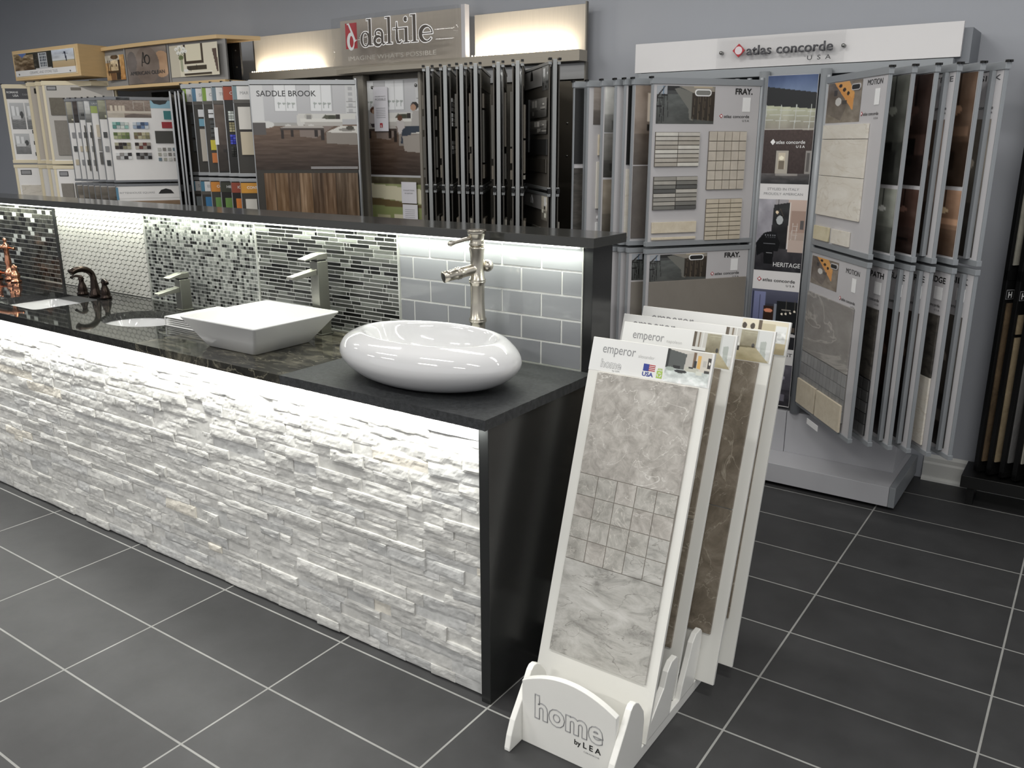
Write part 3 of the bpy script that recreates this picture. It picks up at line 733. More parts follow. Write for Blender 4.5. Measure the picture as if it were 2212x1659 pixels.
# ------------------------------------------------------------------ painted pictures
def pic_living(people=False, w_=150, h=126):
    c = Cv(w_, h, (205, 205, 205)); c.rect(0, 0, 1, .5, (214, 214, 216), (196, 196, 198))
    c.rect(.0, 0, .12, .52, (228, 228, 228)); c.rect(.90, 0, 1, .36, (222, 222, 222))
    for k in range(5): c.rect(.91, .06 + k * .065, 1, .065 + k * .065, (150, 150, 150)); c.rect(.93, .02 + k * .065, .97, .06 + k * .065, (190, 190, 192))
    for x in (.23, .57):
        c.rect(x - .01, 0, x + .21, .31, (190, 190, 192)); c.rect(x, 0, x + .20, .30, (246, 247, 248)); c.rect(x + .095, 0, x + .105, .3, (205, 205, 205))
        for k in range(4): c.rect(x + .03 + k * .045, .20 + .02 * (k % 2), x + .035 + k * .045, .27, (160, 165, 165)); c.ell(x + .04 + k * .045, .215, .018, .012, (176, 182, 178))
    c.rect(0, .46, 1, 1, (124, 102, 86), (58, 46, 39)); c.noise(20, 7, 60, 3, (0, .46, 1, 1))
    c.poly([(.45, .46), (.8, .46), (.6, .62), (.45, .60)], (140, 126, 118)); c.rect(.13, .44, .47, .475, (178, 176, 172))
    c.ell(.09, .46, .12, .045, (226, 226, 222)); c.rect(.0, .44, .13, .58, (96, 92, 90))
    c.rect(.44, .335, .99, .40, (226, 225, 220)); c.rect(.43, .35, .50, .46, (222, 220, 215)); c.rect(.46, .39, .86, .43, (234, 232, 226)); c.rect(.50, .43, .86, .475, (196, 192, 186))
    c.ell(.54, .365, .04, .035, (205, 203, 196)); c.rect(.52, .35, .565, .40, (150, 148, 145)); c.poly([(.66, .39), (.70, .345), (.80, .35), (.80, .40)], (92, 92, 78)); c.ell(.76, .375, .035, .025, (70, 72, 58)); c.rect(.80, .34, .84, .40, (52, 46, 42))
    c.poly([(.70, .55), (.84, .49), (1, .49), (1, .70), (.70, .68)], (150, 142, 134)); c.poly([(.70, .55), (.84, .475), (1, .475), (1, .56)], (228, 225, 218)); c.ell(.90, .52, .08, .02, (150, 146, 140)); c.ell(.93, .50, .04, .025, (80, 76, 66))
    c.rect(.26, .500, .68, .525, (74, 64, 58)); c.poly([(.26, .500), (.33, .468), (.66, .468), (.68, .500)], (188, 182, 176))
    for x, y in ((.265, .63), (.36, .60), (.59, .60), (.648, .64)): c.rect(x, .52, x + .03, y, (44, 35, 31))
    for x in (.34, .46, .56): c.ell(x, .468, .025, .012, (220, 218, 214))
    if people:
        c.ell(.42, .30, .035, .035, (96, 60, 44)); c.ell(.425, .315, .02, .025, (196, 160, 136)); c.poly([(.38, .34), (.46, .34), (.49, .45), (.37, .45)], (214, 206, 204)); c.poly([(.38, .44), (.56, .45), (.58, .49), (.40, .48)], (70, 62, 64))
        c.ell(.72, .39, .03, .03, (100, 66, 46)); c.poly([(.68, .42), (.76, .42), (.78, .55), (.70, .56)], (206, 200, 198))
        c.ell(.885, .27, .042, .042, (40, 34, 32)); c.ell(.87, .285, .03, .035, (188, 150, 126)); c.poly([(.86, .32), (.93, .32), (.99, .40), (1, .48), (.84, .48)], (186, 182, 178)); c.poly([(.78, .48), (1, .47), (1, .53), (.84, .55), (.80, .66), (.72, .66), (.74, .52)], (52, 62, 76))
        c.poly([(.74, .58), (1, .56), (1, .76), (.76, .74)], (170, 162, 154))
    return c
def pic_bar(w_=96, h=72):
    c = Cv(w_, h, (84, 86, 84)); c.rect(0, 0, 1, .25, (70, 72, 72)); c.rect(0, .0, .18, .3, (168, 172, 178)); c.rect(.1, 0, .13, .26, (120, 140, 160))
    c.rect(.18, 0, .38, .12, (40, 40, 40)); c.rect(0, .22, 1, 1, (98, 102, 100), (78, 80, 78)); c.noise(16, 8, 10, 4, (0, .2, 1, 1))
    c.poly([(.38, .05), (.62, .17), (.64, .92), (.57, .88), (.55, .6), (.30, .08)], (118, 118, 112)); c.poly([(.38, .02), (.45, .0), (.99, .0), (.99, .15), (.62, .18)], (150, 144, 134)); c.poly([(.60, .18), (1, .14), (1, .92), (.60, .86)], (58, 50, 42), (46, 40, 34))
    for x in (.66, .75, .84, .93): c.line(x, .2, x - .03, .9, .008, (96, 86, 72)); c.line(x + .05, .2, x + .05, .9, .008, (96, 86, 72)); c.rect(x - .01, .17, x + .06, .20, (70, 62, 54))
    c.poly([(0, .28), (.14, .0), (.155, .0), (.02, .32)], (40, 36, 34))
    for x, y, l in ((.055, .30, .62), (.03, .52, .48), (.13, .22, .6)):
        c.rect(x - .05, y, x + .06, y + .04, (24, 22, 22))
        for d_ in (-.04, .0, .05): c.line(x + d_, y, x + d_ * 1.5, y + l, .009, (28, 26, 26))
    c.rect(.62, .0, .95, .04, (190, 176, 150)); return c
def pic_motion(w_=80, h=72):
    c = Cv(w_, h, (132, 122, 110)); c.noise(26, 5, 5, 6); c.poly([(.0, .05), (.35, .0), (.6, .6), (.45, .95), (.0, .75)], (108, 98, 90)); c.noise(18, 9, 9, 8)
    c.poly([(.18, .0), (.62, .0), (.80, .30), (.78, .72)], (216, 152, 84)); c.poly([(.18, .0), (.62, .0), (.80, .30), (.74, .42)], (224, 166, 96))
    c.ell(.38, .10, .05, .045, (46, 40, 38)); c.ell(.50, .20, .05, .05, (60, 46, 36)); c.ell(.62, .30, .04, .05, (50, 42, 38)); c.ell(.35, .48, .09, .10, (206, 204, 200)); c.rect(.2, .2, .30, .34, (70, 66, 66)); c.rect(.46, .46, .60, .56, (74, 70, 68)); return c
def pic_facade(w_=84, h=150):
    c = Cv(w_, h, (84, 100, 136)); c.rect(0, 0, 1, .2, (60, 78, 118), (120, 138, 166)); c.noise(18, 4, 5, 2, (0, 0, 1, .2))
    c.poly([(0, .10), (1, .165), (1, .32), (0, .29)], (24, 26, 28)); c.poly([(0, .27), (1, .31), (1, .50), (0, .485)], (186, 190, 164), (148, 142, 132)); c.noise(24, 5, 5, 5, (0, .29, 1, .48))
    for x in (.02, .32, .62, .91): c.line(x, .27, x - .02, .5, .014, (196, 200, 196))
    for y in (.315, .36, .41): c.line(0, y - .008, 1, y + .016, .01, (200, 202, 196))
    c.poly([(0, .485), (1, .50), (1, .92), (0, .92)], (70, 56, 52), (56, 44, 42)); c.noise(10, 40, 60, 7, (0, .49, 1, .92)); c.rect(0, .485, 1, .495, (196, 192, 184))
    c.rect(.27, .68, .56, .905, (50, 42, 40)); c.rect(.29, .69, .53, .90, (176, 170, 160)); c.rect(.33, .71, .48, .86, (206, 196, 176)); c.rect(.35, .78, .46, .86, (120, 110, 96)); c.ell(.40, .755, .05, .02, (250, 244, 220)); c.rect(.88, .69, 1, .91, (150, 146, 142)); c.rect(.91, .71, .97, .88, (96, 92, 90))
    c.rect(0, .90, 1, 1, (92, 88, 88), (52, 52, 54)); c.rect(.3, .90, .75, .92, (150, 146, 142)); c.noise(22, 6, 40, 9, (0, .90, 1, 1)); return c
def pic_barber(w_=96, h=132):
    c = Cv(w_, h, (168, 164, 168)); c.rect(0, 0, .35, .75, (176, 174, 182), (150, 148, 156)); c.noise(34, 4, 5, 3, (0, 0, .35, .75)); c.rect(.62, 0, 1, .6, (206, 184, 172), (178, 160, 150)); c.rect(.7, .15, 1, .45, (170, 146, 134))
    c.poly([(.33, .08), (.66, .04), (.64, .75), (.30, .75)], (52, 52, 54), (34, 34, 36)); c.noise(16, 5, 14, 4, (.33, .05, .64, .7)); c.rect(.655, .04, .675, .72, (232, 226, 220))
    c.rect(0, .68, 1, 1, (72, 70, 74), (44, 44, 48)); c.noise(24, 6, 6, 5, (0, .68, 1, 1)); c.rect(.68, .55, 1, .72, (196, 178, 168)); c.line(.42, .0, .42, .18, .008, (30, 30, 30)); c.ell(.405, .18, .03, .022, (240, 220, 190))
    c.ell(.47, .285, .085, .075, (20, 20, 22)); c.ell(.47, .285, .07, .062, (186, 190, 192)); c.line(.47, .13, .42, .22, .01, (90, 80, 70)); c.line(.47, .13, .54, .23, .01, (90, 80, 70))
    for x in (.75, .84): c.line(x, .32, x - .02, .55, .014, (206, 196, 190))
    for y in (.36, .42, .48): c.line(.74, y, .85, y, .01, (206, 196, 190))
    c.rect(.90, .28, .97, .40, (96, 92, 92)); c.poly([(.0, .62), (.15, .48), (.20, .46), (.42, .46), (.48, .56), (.52, .60), (.48, .72), (.40, .72), (.38, .90), (.20, .90), (.18, .74), (.04, .80)], (16, 17, 20)); c.ell(.30, .50, .14, .05, (22, 23, 26))
    for k in range(5): c.ell(.20 + k * .05, .50, .012, .008, (150, 152, 158)); c.ell(.22 + k * .045, .525, .010, .006, (110, 112, 118))
    c.line(.17, .62, .42, .62, .008, (120, 122, 128)); c.rect(.24, .74, .36, .75, (160, 160, 164)); return c
def pic_barlight(w_=72, h=110):
    c = Cv(w_, h, (60, 60, 70)); c.rect(0, 0, 1, .25, (96, 98, 116), (70, 72, 88)); c.rect(0, .05, .30, .8, (132, 138, 176), (96, 100, 132)); c.rect(.02, .05, .06, .8, (60, 64, 84)); c.rect(.18, .1, .2, .8, (60, 64, 84))
    c.rect(.28, .28, .50, .8, (56, 40, 34), (44, 32, 28)); c.ell(.38, .36, .09, .035, (228, 150, 120)); c.rect(.50, .24, .56, .8, (132, 138, 150)); c.rect(.56, .18, 1, .75, (32, 34, 36)); c.rect(.62, .33, .93, .34, (20, 20, 20)); c.rect(.62, .33, .64, .52, (16, 16, 16))
    for x, y in ((.68, .40), (.76, .39), (.85, .37), (.94, .34)): c.line(x, .15, x, y, .008, (90, 88, 84)); c.ell(x, y, .022, .018, (248, 240, 224))
    c.rect(.66, .32, .86, .335, (150, 146, 140)); c.ell(.74, .57, .08, .03, (196, 150, 96)); c.ell(.72, .63, .06, .04, (206, 200, 196)); c.poly([(.56, .66), (1, .74), (1, .80), (.6, .76)], (196, 194, 196)); c.rect(.56, .78, 1, 1, (42, 42, 46)); c.rect(0, .8, .56, 1, (66, 66, 74)); c.rect(.85, .62, .97, .70, (90, 80, 72)); return c
def pic_vase(w_=96, h=66):
    c = Cv(w_, h, (238, 230, 208)); c.rect(0, 0, .2, 1, (214, 206, 186)); c.rect(.30, -.1, .70, .60, (72, 58, 42)); c.rect(.34, 0, .66, .52, (240, 232, 206)); c.rect(.34, .66, .75, .80, (72, 62, 46)); c.rect(.28, .85, .86, .90, (246, 240, 222)); c.rect(.28, .90, .84, .95, (70, 58, 42)); c.rect(.3, .95, .84, 1, (206, 196, 172))
    for x, y in ((.15, .12), (.22, .06), (.30, .12), (.19, .24), (.27, .22), (.34, .20)): c.ell(x, y, .04, .055, (250, 248, 240)); c.line(x, y, .24, .5, .008, (96, 110, 66))
    c.ell(.24, .40, .05, .08, (112, 122, 78)); c.poly([(.215, .45), (.275, .45), (.265, .84), (.225, .84)], (176, 178, 150)); c.ell(.32, .80, .05, .05, (246, 244, 236)); c.line(.42, .68, .42, .82, .012, (40, 36, 32)); c.line(.55, .64, .55, .8, .012, (40, 36, 32)); c.poly([(.88, .2), (.95, .9), (.98, .9), (.97, .2)], (96, 76, 66)); return c
def pic_patio(w_=50, h=70):
    c = Cv(w_, h, (196, 158, 110)); c.rect(0, 0, 1, .3, (196, 190, 178)); c.rect(.75, 0, 1, 1, (214, 170, 112), (190, 136, 80)); c.ell(.48, .42, .30, .22, (226, 206, 170)); c.rect(.24, .42, .74, .58, (200, 178, 142)); c.ell(.5, .08, .2, .09, (92, 72, 54)); c.noise(40, 8, 8, 4)
    for x in (.12, .22, .66, .72): c.rect(x, .2, x + .05, .8, (58, 44, 34))
    c.rect(.3, .36, .36, .46, (80, 60, 44)); c.rect(.55, .36, .6, .46, (80, 60, 44)); c.rect(.1, .62, .7, .72, (70, 52, 38)); c.rect(.25, .72, .5, 1, (120, 86, 58)); c.rect(.52, .7, .74, .98, (44, 36, 32)); return c
def pic_logo_board(w_=64, h=60):
    c = Cv(w_, h, (140, 130, 122)); c.rect(0, 0, 1, 1, (150, 138, 128), (120, 110, 104)); c.ell(.85, .5, .22, .35, (196, 160, 128)); c.ell(.5, .5, .3, .5, (134, 120, 110)); c.ell(.14, .4, .12, .3, (112, 104, 100)); c.noise(26, 3, 3, 8); return c
def pic_stones(w_=130, h=56):
    c = Cv(w_, h, (150, 138, 118)); c.rect(0, 0, .34, 1, (152, 132, 100), (120, 100, 76)); c.noise(90, 16, 9, 4, (0, .15, .34, 1)); c.poly([(.08, 0), (.24, 0), (.15, .26)], (98, 122, 178)); c.rect(.22, 0, .36, .1, (58, 60, 44))
    c.rect(.34, 0, .66, 1, (66, 62, 52), (54, 52, 42)); c.noise(50, 14, 8, 5, (.34, 0, .42, 1)); c.rect(.42, .08, .56, 1, (196, 198, 200)); c.rect(.44, .1, .545, .85, (70, 78, 86))
    for k in range(4): c.rect(.44 + k * .027, .08, .448 + k * .027, .9, (222, 224, 226))
    for k in range(4): c.rect(.43, .24 + k * .17, .56, .26 + k * .17, (214, 216, 218))
    c.rect(.36, .92, .62, 1, (206, 206, 206)); c.rect(.58, 0, .645, .9, (46, 46, 36)); c.rect(.645, 0, 1, .62, (206, 214, 228), (222, 224, 226)); c.noise(46, 7, 5, 9, (.65, 0, 1, .5)); c.rect(.645, .60, 1, 1, (206, 184, 146), (196, 170, 130)); c.rect(.645, .60, 1, .64, (170, 166, 140))
    c.line(.86, .22, .87, .66, .018, (36, 40, 62)); c.ell(.855, .19, .014, .05, (36, 40, 62)); c.line(.82, .24, .90, .27, .009, (36, 40, 62)); return c
def pic_emperor_dark(w_=80, h=62):
    c = Cv(w_, h, (210, 206, 198)); c.poly([(.0, .02), (.45, .12), (.42, .62), (.0, .62)], (86, 90, 88)); c.rect(.0, .02, .06, .6, (44, 46, 46)); c.poly([(.45, .1), (.6, .05), (.6, .6), (.42, .6)], (196, 192, 184)); c.rect(.60, .04, .66, .55, (116, 92, 70)); c.rect(.70, .12, .77, .5, (222, 176, 96)); c.rect(.63, .28, .69, .5, (40, 40, 40)); c.rect(.77, .02, 1, .58, (214, 208, 196)); c.rect(.93, .14, 1, .45, (52, 44, 40)); c.ell(.965, .30, .02, .05, (240, 236, 226)); c.rect(.82, .25, .90, .42, (190, 186, 178))
    c.rect(0, .58, 1, 1, (212, 220, 216), (228, 232, 230)); c.noise(50, 8, 10, 5, (0, .6, 1, 1)); c.rect(.45, .48, .75, .62, (196, 196, 182)); c.rect(.52, .46, .62, .52, (44, 46, 44)); c.rect(.18, .48, .34, .58, (36, 38, 38)); c.ell(.36, .64, .14, .05, (48, 50, 50)); c.ell(.12, .60, .10, .06, (170, 180, 172)); c.rect(.70, .56, .84, .68, (220, 222, 210)); c.rect(.88, .52, .99, .60, (64, 62, 60)); return c
def pic_emperor_bath(w_=80, h=74):
    c = Cv(w_, h, (210, 206, 192)); c.rect(0, 0, .08, .5, (96, 84, 70)); c.rect(.08, 0, .34, .6, (206, 204, 198)); c.rect(.14, .02, .18, .5, (130, 116, 98)); c.rect(.22, 0, .25, .5, (228, 228, 224)); c.rect(.34, .03, .68, .62, (158, 152, 128), (132, 124, 100)); c.noise(24, 6, 6, 5, (.34, 0, .68, .6)); c.rect(.40, .08, .66, .10, (196, 192, 170)); c.rect(.68, 0, .99, .9, (216, 218, 216)); c.poly([(.76, .36), (.88, .32), (.90, .88), (.78, .80)], (176, 182, 176)); c.rect(.68, .0, .71, .7, (196, 198, 194))
    c.poly([(0, .62), (.68, .56), (.99, 1), (0, 1)], (186, 176, 146), (166, 155, 122)); c.noise(24, 5, 7, 8, (0, .6, 1, 1)); c.rect(0, .46, .34, .62, (226, 226, 222)); c.rect(0, .56, .34, .70, (70, 66, 62)); c.rect(0, .68, .12, .8, (40, 38, 36)); c.ell(.62, .50, .03, .07, (48, 44, 42)); c.line(.5, .25, .5, .42, .01, (90, 84, 70)); return c
def pic_emperor_hall(w_=80, h=74):
    c = Cv(w_, h, (228, 220, 196)); c.rect(.0, .0, .35, .3, (236, 228, 206)); c.ell(.06, .22, .05, .1, (70, 58, 46)); c.ell(.24, .22, .05, .1, (70, 58, 46)); c.rect(.36, .0, .44, .3, (96, 80, 62)); c.rect(.44, .1, .72, .62, (206, 196, 166)); c.rect(.74, .14, .98, .70, (236, 238, 236)); c.noise(60, 12, 10, 5, (.78, .3, .96, .62)); c.rect(0, .66, 1, 1, (200, 188, 156), (182, 169, 136)); c.noise(14, 5, 5, 4, (0, .66, 1, 1)); return c
def pic_bw(seed, w_=60, h=64):
    R = random.Random(seed); c = Cv(w_, h, (190, 190, 190)); c.rect(0, 0, 1, .55, (196, 197, 198), (172, 173, 174)); c.rect(0, .55, 1, 1, (150, 150, 150), (120, 121, 122)); c.noise(20, 5, 12, seed, (0, .5, 1, 1))
    c.rect(.12, .12, .34, .5, (232, 233, 234)); c.rect(.44, .15, .62, .48, (228, 229, 230)); c.ell(.78, .45, .13, .13, (70, 71, 72)); c.rect(.1, .48, .7, .62, (206, 207, 208))
    for k in range(5):
        for q in range(6): c.line(q * .18, .68 + k * .065 + .03 * (q % 2), (q + 1) * .18, .68 + k * .065 + .03 * ((q + 1) % 2), .018, (84, 85, 86))
    return c
def pic_room(seed, tone=(120, 112, 104), w_=40, h=60):
    """an interior in one tone: wall, floor, opening, a few pieces of furniture"""
    R = random.Random(seed); t = np.array(tone, float); c = Cv(w_, h, tuple(t)); c.rect(0, 0, 1, .6, tuple(np.minimum(t * 1.25, 245)), tuple(t)); c.rect(0, .6, 1, 1, tuple(t * .8), tuple(t * .6)); c.noise(22, 5, 8, seed)
    x = R.uniform(.1, .5); c.rect(x, .1, x + .3, .45, tuple(np.minimum(t * 1.7 + 30, 240))); c.rect(x + .14, .1, x + .16, .45, tuple(t))
    for k in range(4):
        x = R.uniform(0, .8); y = R.uniform(.4, .8); c.rect(x, y, x + R.uniform(.08, .3), y + R.uniform(.05, .2), tuple(t * R.choice((.35, .5, 1.4))))
    c.line(.8, 0, .8, .3, .02, tuple(t * .3)); c.ell(.8, .32, .06, .04, tuple(np.minimum(t * 2, 250))); return c
def pic_kitchen(w_=90, h=60):
    c = Cv(w_, h, (150, 134, 122)); c.rect(0, 0, 1, .6, (158, 142, 130), (140, 124, 112)); c.noise(26, 30, 26, 4, (0, 0, 1, .7)); c.rect(.0, .62, 1, .75, (206, 196, 182)); c.poly([(.3, .95), (.6, .76), (1, .86), (1, 1), (.3, 1)], (110, 98, 90)); c.rect(0, .75, .4, 1, (190, 180, 166)); c.noise(14, 5, 5, 7)
    for x in (.1, .2, .28, .36): c.rect(x, .32, x + .06, .62, (214, 202, 184))
    c.line(.62, .1, .62, .5, .014, (196, 190, 180)); c.line(.62, .1, .85, .1, .014, (196, 190, 180)); c.line(.85, .1, .85, .62, .014, (196, 190, 180)); return c
def pic_wood(w_=120, h=50):
    c = Cv(w_, h, (112, 88, 66)); x = 0; k = 0
    for wd, cc in ((.12, (118, 92, 68)), (.13, (126, 100, 74)), (.12, (104, 82, 62)), (.14, (134, 108, 82)), (.12, (92, 72, 54)), (.13, (110, 86, 64)), (.12, (98, 80, 62)), (.12, (116, 96, 76))):
        c.rect(x, 0, x + wd, 1, cc); c.noise(52, 60, 3, k * 5, (x, 0, x + wd, 1)); c.rect(x, 0, x + .004, 1, (60, 46, 34)); x += wd; k += 1
    return c
def pic_green(w_=70, h=60):
    c = Cv(w_, h, (150, 156, 110)); c.rect(0, 0, 1, .12, (110, 104, 84), (84, 78, 62)); c.noise(30, 8, 6, 3, (0, 0, 1, .2)); c.poly([(0, .12), (1, .2), (1, .42), (0, .34)], (222, 216, 188)); c.poly([(0, .34), (1, .44), (1, .52), (0, .46)], (112, 96, 66)); c.rect(0, .48, 1, 1, (150, 158, 106), (126, 134, 84)); c.rect(.1, .62, .34, .98, (190, 186, 150)); c.rect(.14, .68, .3, .94, (150, 146, 116)); c.rect(.42, .60, .8, .98, (216, 210, 182)); return c

# ------------------------------------------------------------------ wing racks along the wall
ACGREY = mat('grey_rack_metal', C(150, 154, 158), 0.4, metal=0.2)
ACBOARD = mat('light_grey_board', C(194, 192, 194), 0.42)
DARKMET = mat('gunmetal_rack', C(84, 82, 78), 0.35, metal=0.7)
SILVER = mat('silver_rail', C(176, 178, 180), 0.35, metal=0.6)
BLACKM = mat('black_metal', C(26, 26, 26), 0.35, metal=0.3)
WHITEB = mat('white_board', C(240, 238, 236), 0.35)
PANELW = mat('white_sign_board', C(226, 224, 224), 0.4)
CREAM = mat('cream_wood_frame', C(232, 220, 190), 0.45)
MAPLE = mat('maple_wood', C(226, 194, 144), 0.4, var=0.08, vscale=5, stretch=(2, 2, 20))
TXT_D = mat('dark_lettering', C(62, 62, 64), 0.4)
TXT_K = mat('black_lettering', C(32, 32, 32), 0.4)
TXT_G = mat('grey_lettering', C(150, 150, 152), 0.4)
TXT_W = mat('white_lettering', C(240, 240, 240), 0.4)
RED = mat('red_logo', C(178, 32, 44), 0.35)
WOODG = mat('grey_oak_laminate', C(186, 178, 166), 0.38, var=0.10, vscale=6, stretch=(40, 40, 1.2))
WOODH = mat('grey_oak_shelf', C(172, 164, 150), 0.4, var=0.08, vscale=6, stretch=(1.2, 30, 30))

def acrylic(name, col=(1, 1, 1, 1), fac=0.035):
    m = bpy.data.materials.new(name); m.use_nodes = True; t = m.node_tree; t.nodes.clear()
    o = t.nodes.new('ShaderNodeOutputMaterial'); mx = t.nodes.new('ShaderNodeMixShader'); a = t.nodes.new('ShaderNodeBsdfTransparent'); g = t.nodes.new('ShaderNodeBsdfGlossy')
    a.inputs[0].default_value = col; g.inputs['Roughness'].default_value = 0.02; mx.inputs[0].default_value = fac
    t.links.new(a.outputs[0], mx.inputs[1]); t.links.new(g.outputs[0], mx.inputs[2]); t.links.new(mx.outputs[0], o.inputs[0])
    return m
ACRYL = acrylic('clear_acrylic', (0.97, 0.97, 0.97, 1))

def page(root, off, h, f, zb, zm, zt, side, th, fm, bm_, cap=0.028, lip=0.006, bar=False, lower_board=None, name='display_page'):
    """a hinged double-sided display page; returns (page, face) with x measured from the viewer's left"""
    hx, hy = h; fx, fy = f; L = math.hypot(fx - hx, fy - hy); a = math.atan2(fy - hy, fx - hx)
    mb = MB(); t = th / 2
    for z0, z1 in ((zt - cap, zt), (zm + 0.006, zm + cap), (zm - cap, zm - 0.006), (zb, zb + cap * 0.7)):
        mb.box(0.0, -t - 0.003, z0, L + 0.004, t + 0.003, z1)
    mb.box(L - lip, -t, zb, L, t, zm - 0.012); mb.box(L - lip, -t, zm + 0.012, L, t, zt - 0.004)
    mb.lathe([(0.011, zb), (0.011, zt + 0.01)], 0, 0, 12)
    if bar: mb.box(L - 0.004, -0.008, zb, L + 0.010, 0.008, zt - 0.002)
    p = mb.build(name, fm, root, (hx - off[0], hy - off[1], 0), (0, 0, a), bev=0.0012)
    MB().box(0.012, -t + 0.002, zm + cap, L - lip, t - 0.002, zt - cap).build('board', bm_, p)
    MB().box(0.012, -t + 0.002, zb + cap * 0.7, L - lip, t - 0.002, zm - cap).build('board', lower_board or bm_, p)
    F = Face(p, (0, -t + 0.002, 0), 0) if side == 'N' else Face(p, (L, t - 0.002, 0), PI)
    MB().box(L - 0.002, -t - 0.004, zt - 0.004, L + 0.010, -t + 0.006, zt + 0.004).box(L - 0.002, t - 0.006, zt - 0.004, L + 0.010, t + 0.004, zt + 0.004).build('end_cap', BLACKM, p)
    return p, F, L
DIA = None
def ac_logo(F, x0, z, w_, m=TXT_K, out=0.0015, dm=RED, usa=True, weight=0.006, ins=TXT_W):
    """diamond mark and the two-word name with the three letters below it"""
    d = w_ * 0.12
    F.add('logo_mark', MB().prism([(x0, z + d * .4), (x0 + d / 2, z + d * .9), (x0 + d, z + d * .4), (x0 + d / 2, z - d * .1)], -out - 0.0006, -out), dm)
    F.add('logo_mark', MB().prism([(x0 + d / 2 + d * .26 * math.cos(k * PI / 6), z + d * .4 + d * .26 * math.sin(k * PI / 6)) for k in range(12)], -out - 0.001, -out - 0.0006), ins)
    F.text('atlas concorde', x0 + d * 1.25, z, m, width=w_ - d * 1.25, h=w_ * 0.085, weight=weight, out=out + 0.0004)
    if usa: F.text('U S A', x0 + w_, z - w_ * 0.105, m, width=w_ * 0.22, h=w_ * 0.055, out=out + 0.0004, align='r')

# ---- the grey wing rack on the right
ro = (-0.08, 2.45)
rack = tag(empty('tile_rack', (ro[0], ro[1], 0)), 'grey wing rack of tile pages with long white header sign, right of the counter', 'display rack')
def rp(mb, name, m, bev=0, label=None):
    o = mb.build(name, m, rack, (-ro[0], -ro[1], 0), bev=bev)
    if label: o['label'] = label
    return o
PLINTH = mat('light_grey_plinth', C(190, 190, 194), 0.35)
rp(MB().box(-0.86, 2.172, 0.018, 0.664, 2.69, 0.113), 'platform', PLINTH, 0.0015)
rp(MB().box(0.665, 2.170, 0.018, 0.692, 2.69, 0.115), 'platform_end_cap', ACGREY, 0.0015); rp(MB().box(-0.888, 2.170, 0.018, -0.861, 2.69, 0.115), 'platform_end_cap', ACGREY, 0.0015)
rp(MB().box(-0.84, 2.23, 0, 0.64, 2.66, 0.018), 'toe_kick', BLACKM)
rp(MB().box(-0.80, 2.365, 0.113, 0.118, 2.68, 0.325).box(0.120, 2.37, 0.113, 0.64, 2.68, 0.325), 'riser', PLINTH, 0.001)
rp(MB().lathe([(0.024, 0.325), (0.024, 1.935)], 0.155, 2.375, 20), 'post', ACGREY); rp(MB().lathe([(0.024, 0.325), (0.024, 1.935)], -0.128, 2.385, 20), 'post', ACGREY)
rp(MB().box(-0.80, 2.640, 0.325, 0.64, 2.690, 1.93), 'back_panel', mat('grey_back_panel', C(120, 124, 130), 0.5))
rp(MB().box(-0.79, 2.40, 1.915, 0.66, 2.47, 1.955), 'top_beam', ACGREY, 0.002)
rp(MB().box(-0.80, 2.45, 1.935, 0.712, 2.69, 2.075), 'header_box', mat('grey_header_box', C(128, 132, 138), 0.45))
sign = rp(MB().box(-0.823, 2.425, 1.960, 0.680, 2.447, 2.099), 'header_sign', PANELW, 0.001, 'long white header sign')
F = Face(sign, (0, 2.425, 0))
ac = F.add('clear_panel', MB().box(-0.378, -0.022, 1.963, 0.215, -0.018, 2.098), ACRYL)
for x in (-0.358, 0.208):
    F.add('sign_bolt', MB().lathe([(0.008, 0), (0.008, 0.022), (0.003, 0.025)], n=16, m=Matrix.Translation((x, 0, 2.031)) @ Matrix.Rotation(PI / 2, 4, 'X')), STEEL)
lx0, lz = -0.297, 2.014
F.add('logo_mark', MB().prism([(lx0, lz + .022), (lx0 + .030, lz + .052), (lx0 + .060, lz + .022), (lx0 + .030, lz - .008)], -0.030, -0.0225), RED)
F.add('logo_mark', MB().prism([(lx0 + .030 + .018 * math.cos(k * PI / 9), lz + .022 + .018 * math.sin(k * PI / 9)) for k in range(18)], -0.0306, -0.030), mat('pink_white', C(226, 214, 218), 0.4))
for nm, dx in (('atlas concorde', 0),):
    me = text_mesh(nm, -0.230, 2.014, 0.395, 0.043, 0.013, 0.0225, space=1.05)
    o = link_mesh('lettering', me, mat('sign_lettering', C(84, 84, 88), 0.4), sign, (0, 2.425, 0)); sd = o.modifiers.new('solid', 'SOLIDIFY'); sd.thickness = 0.008; sd.offset = 0
    o['label'] = 'raised dark grey name lettering'
F.text('U  S  A', 0.160, 1.978, TXT_D, width=0.105, h=0.020, weight=0.01, out=0.0225, align='r')
# poster between the posts
po = rp(MB().box(-0.106, 2.372, 0.345, 0.124, 2.380, 1.915), 'poster', PANELW, 0, 'narrow printed poster in stacked pictures')
F = Face(po, (0, 2.372, 0)); X0, X1 = -0.105, 0.123
F.pic('printed_picture', X0, 1.430, X1, 1.914, pic_facade(), label='shop front at dusk')
F.text('atlas concorde', -0.045, 1.612, TXT_W, width=0.135, h=0.016, weight=0.008, out=0.002); F.add('logo_mark', MB().prism([(-0.072, 1.620), (-0.060, 1.634), (-0.048, 1.620), (-0.060, 1.606)], -0.0022, -0.0015), TXT_W)
F.text('U S A', 0.090, 1.594, TXT_W, width=0.04, h=0.011, weight=0.02, out=0.002, align='r')
F.text('STYLED IN ITALY', 0.006, 1.400, TXT_G, width=0.15, h=0.012, out=0.001, align='c'); F.text('PROUDLY AMERICAN', 0.008, 1.378, TXT_G, width=0.185, h=0.012, out=0.001, align='c')
F.pic('printed_picture', X0, 1.018, X1, 1.358, pic_barber(), label='dark barber room')
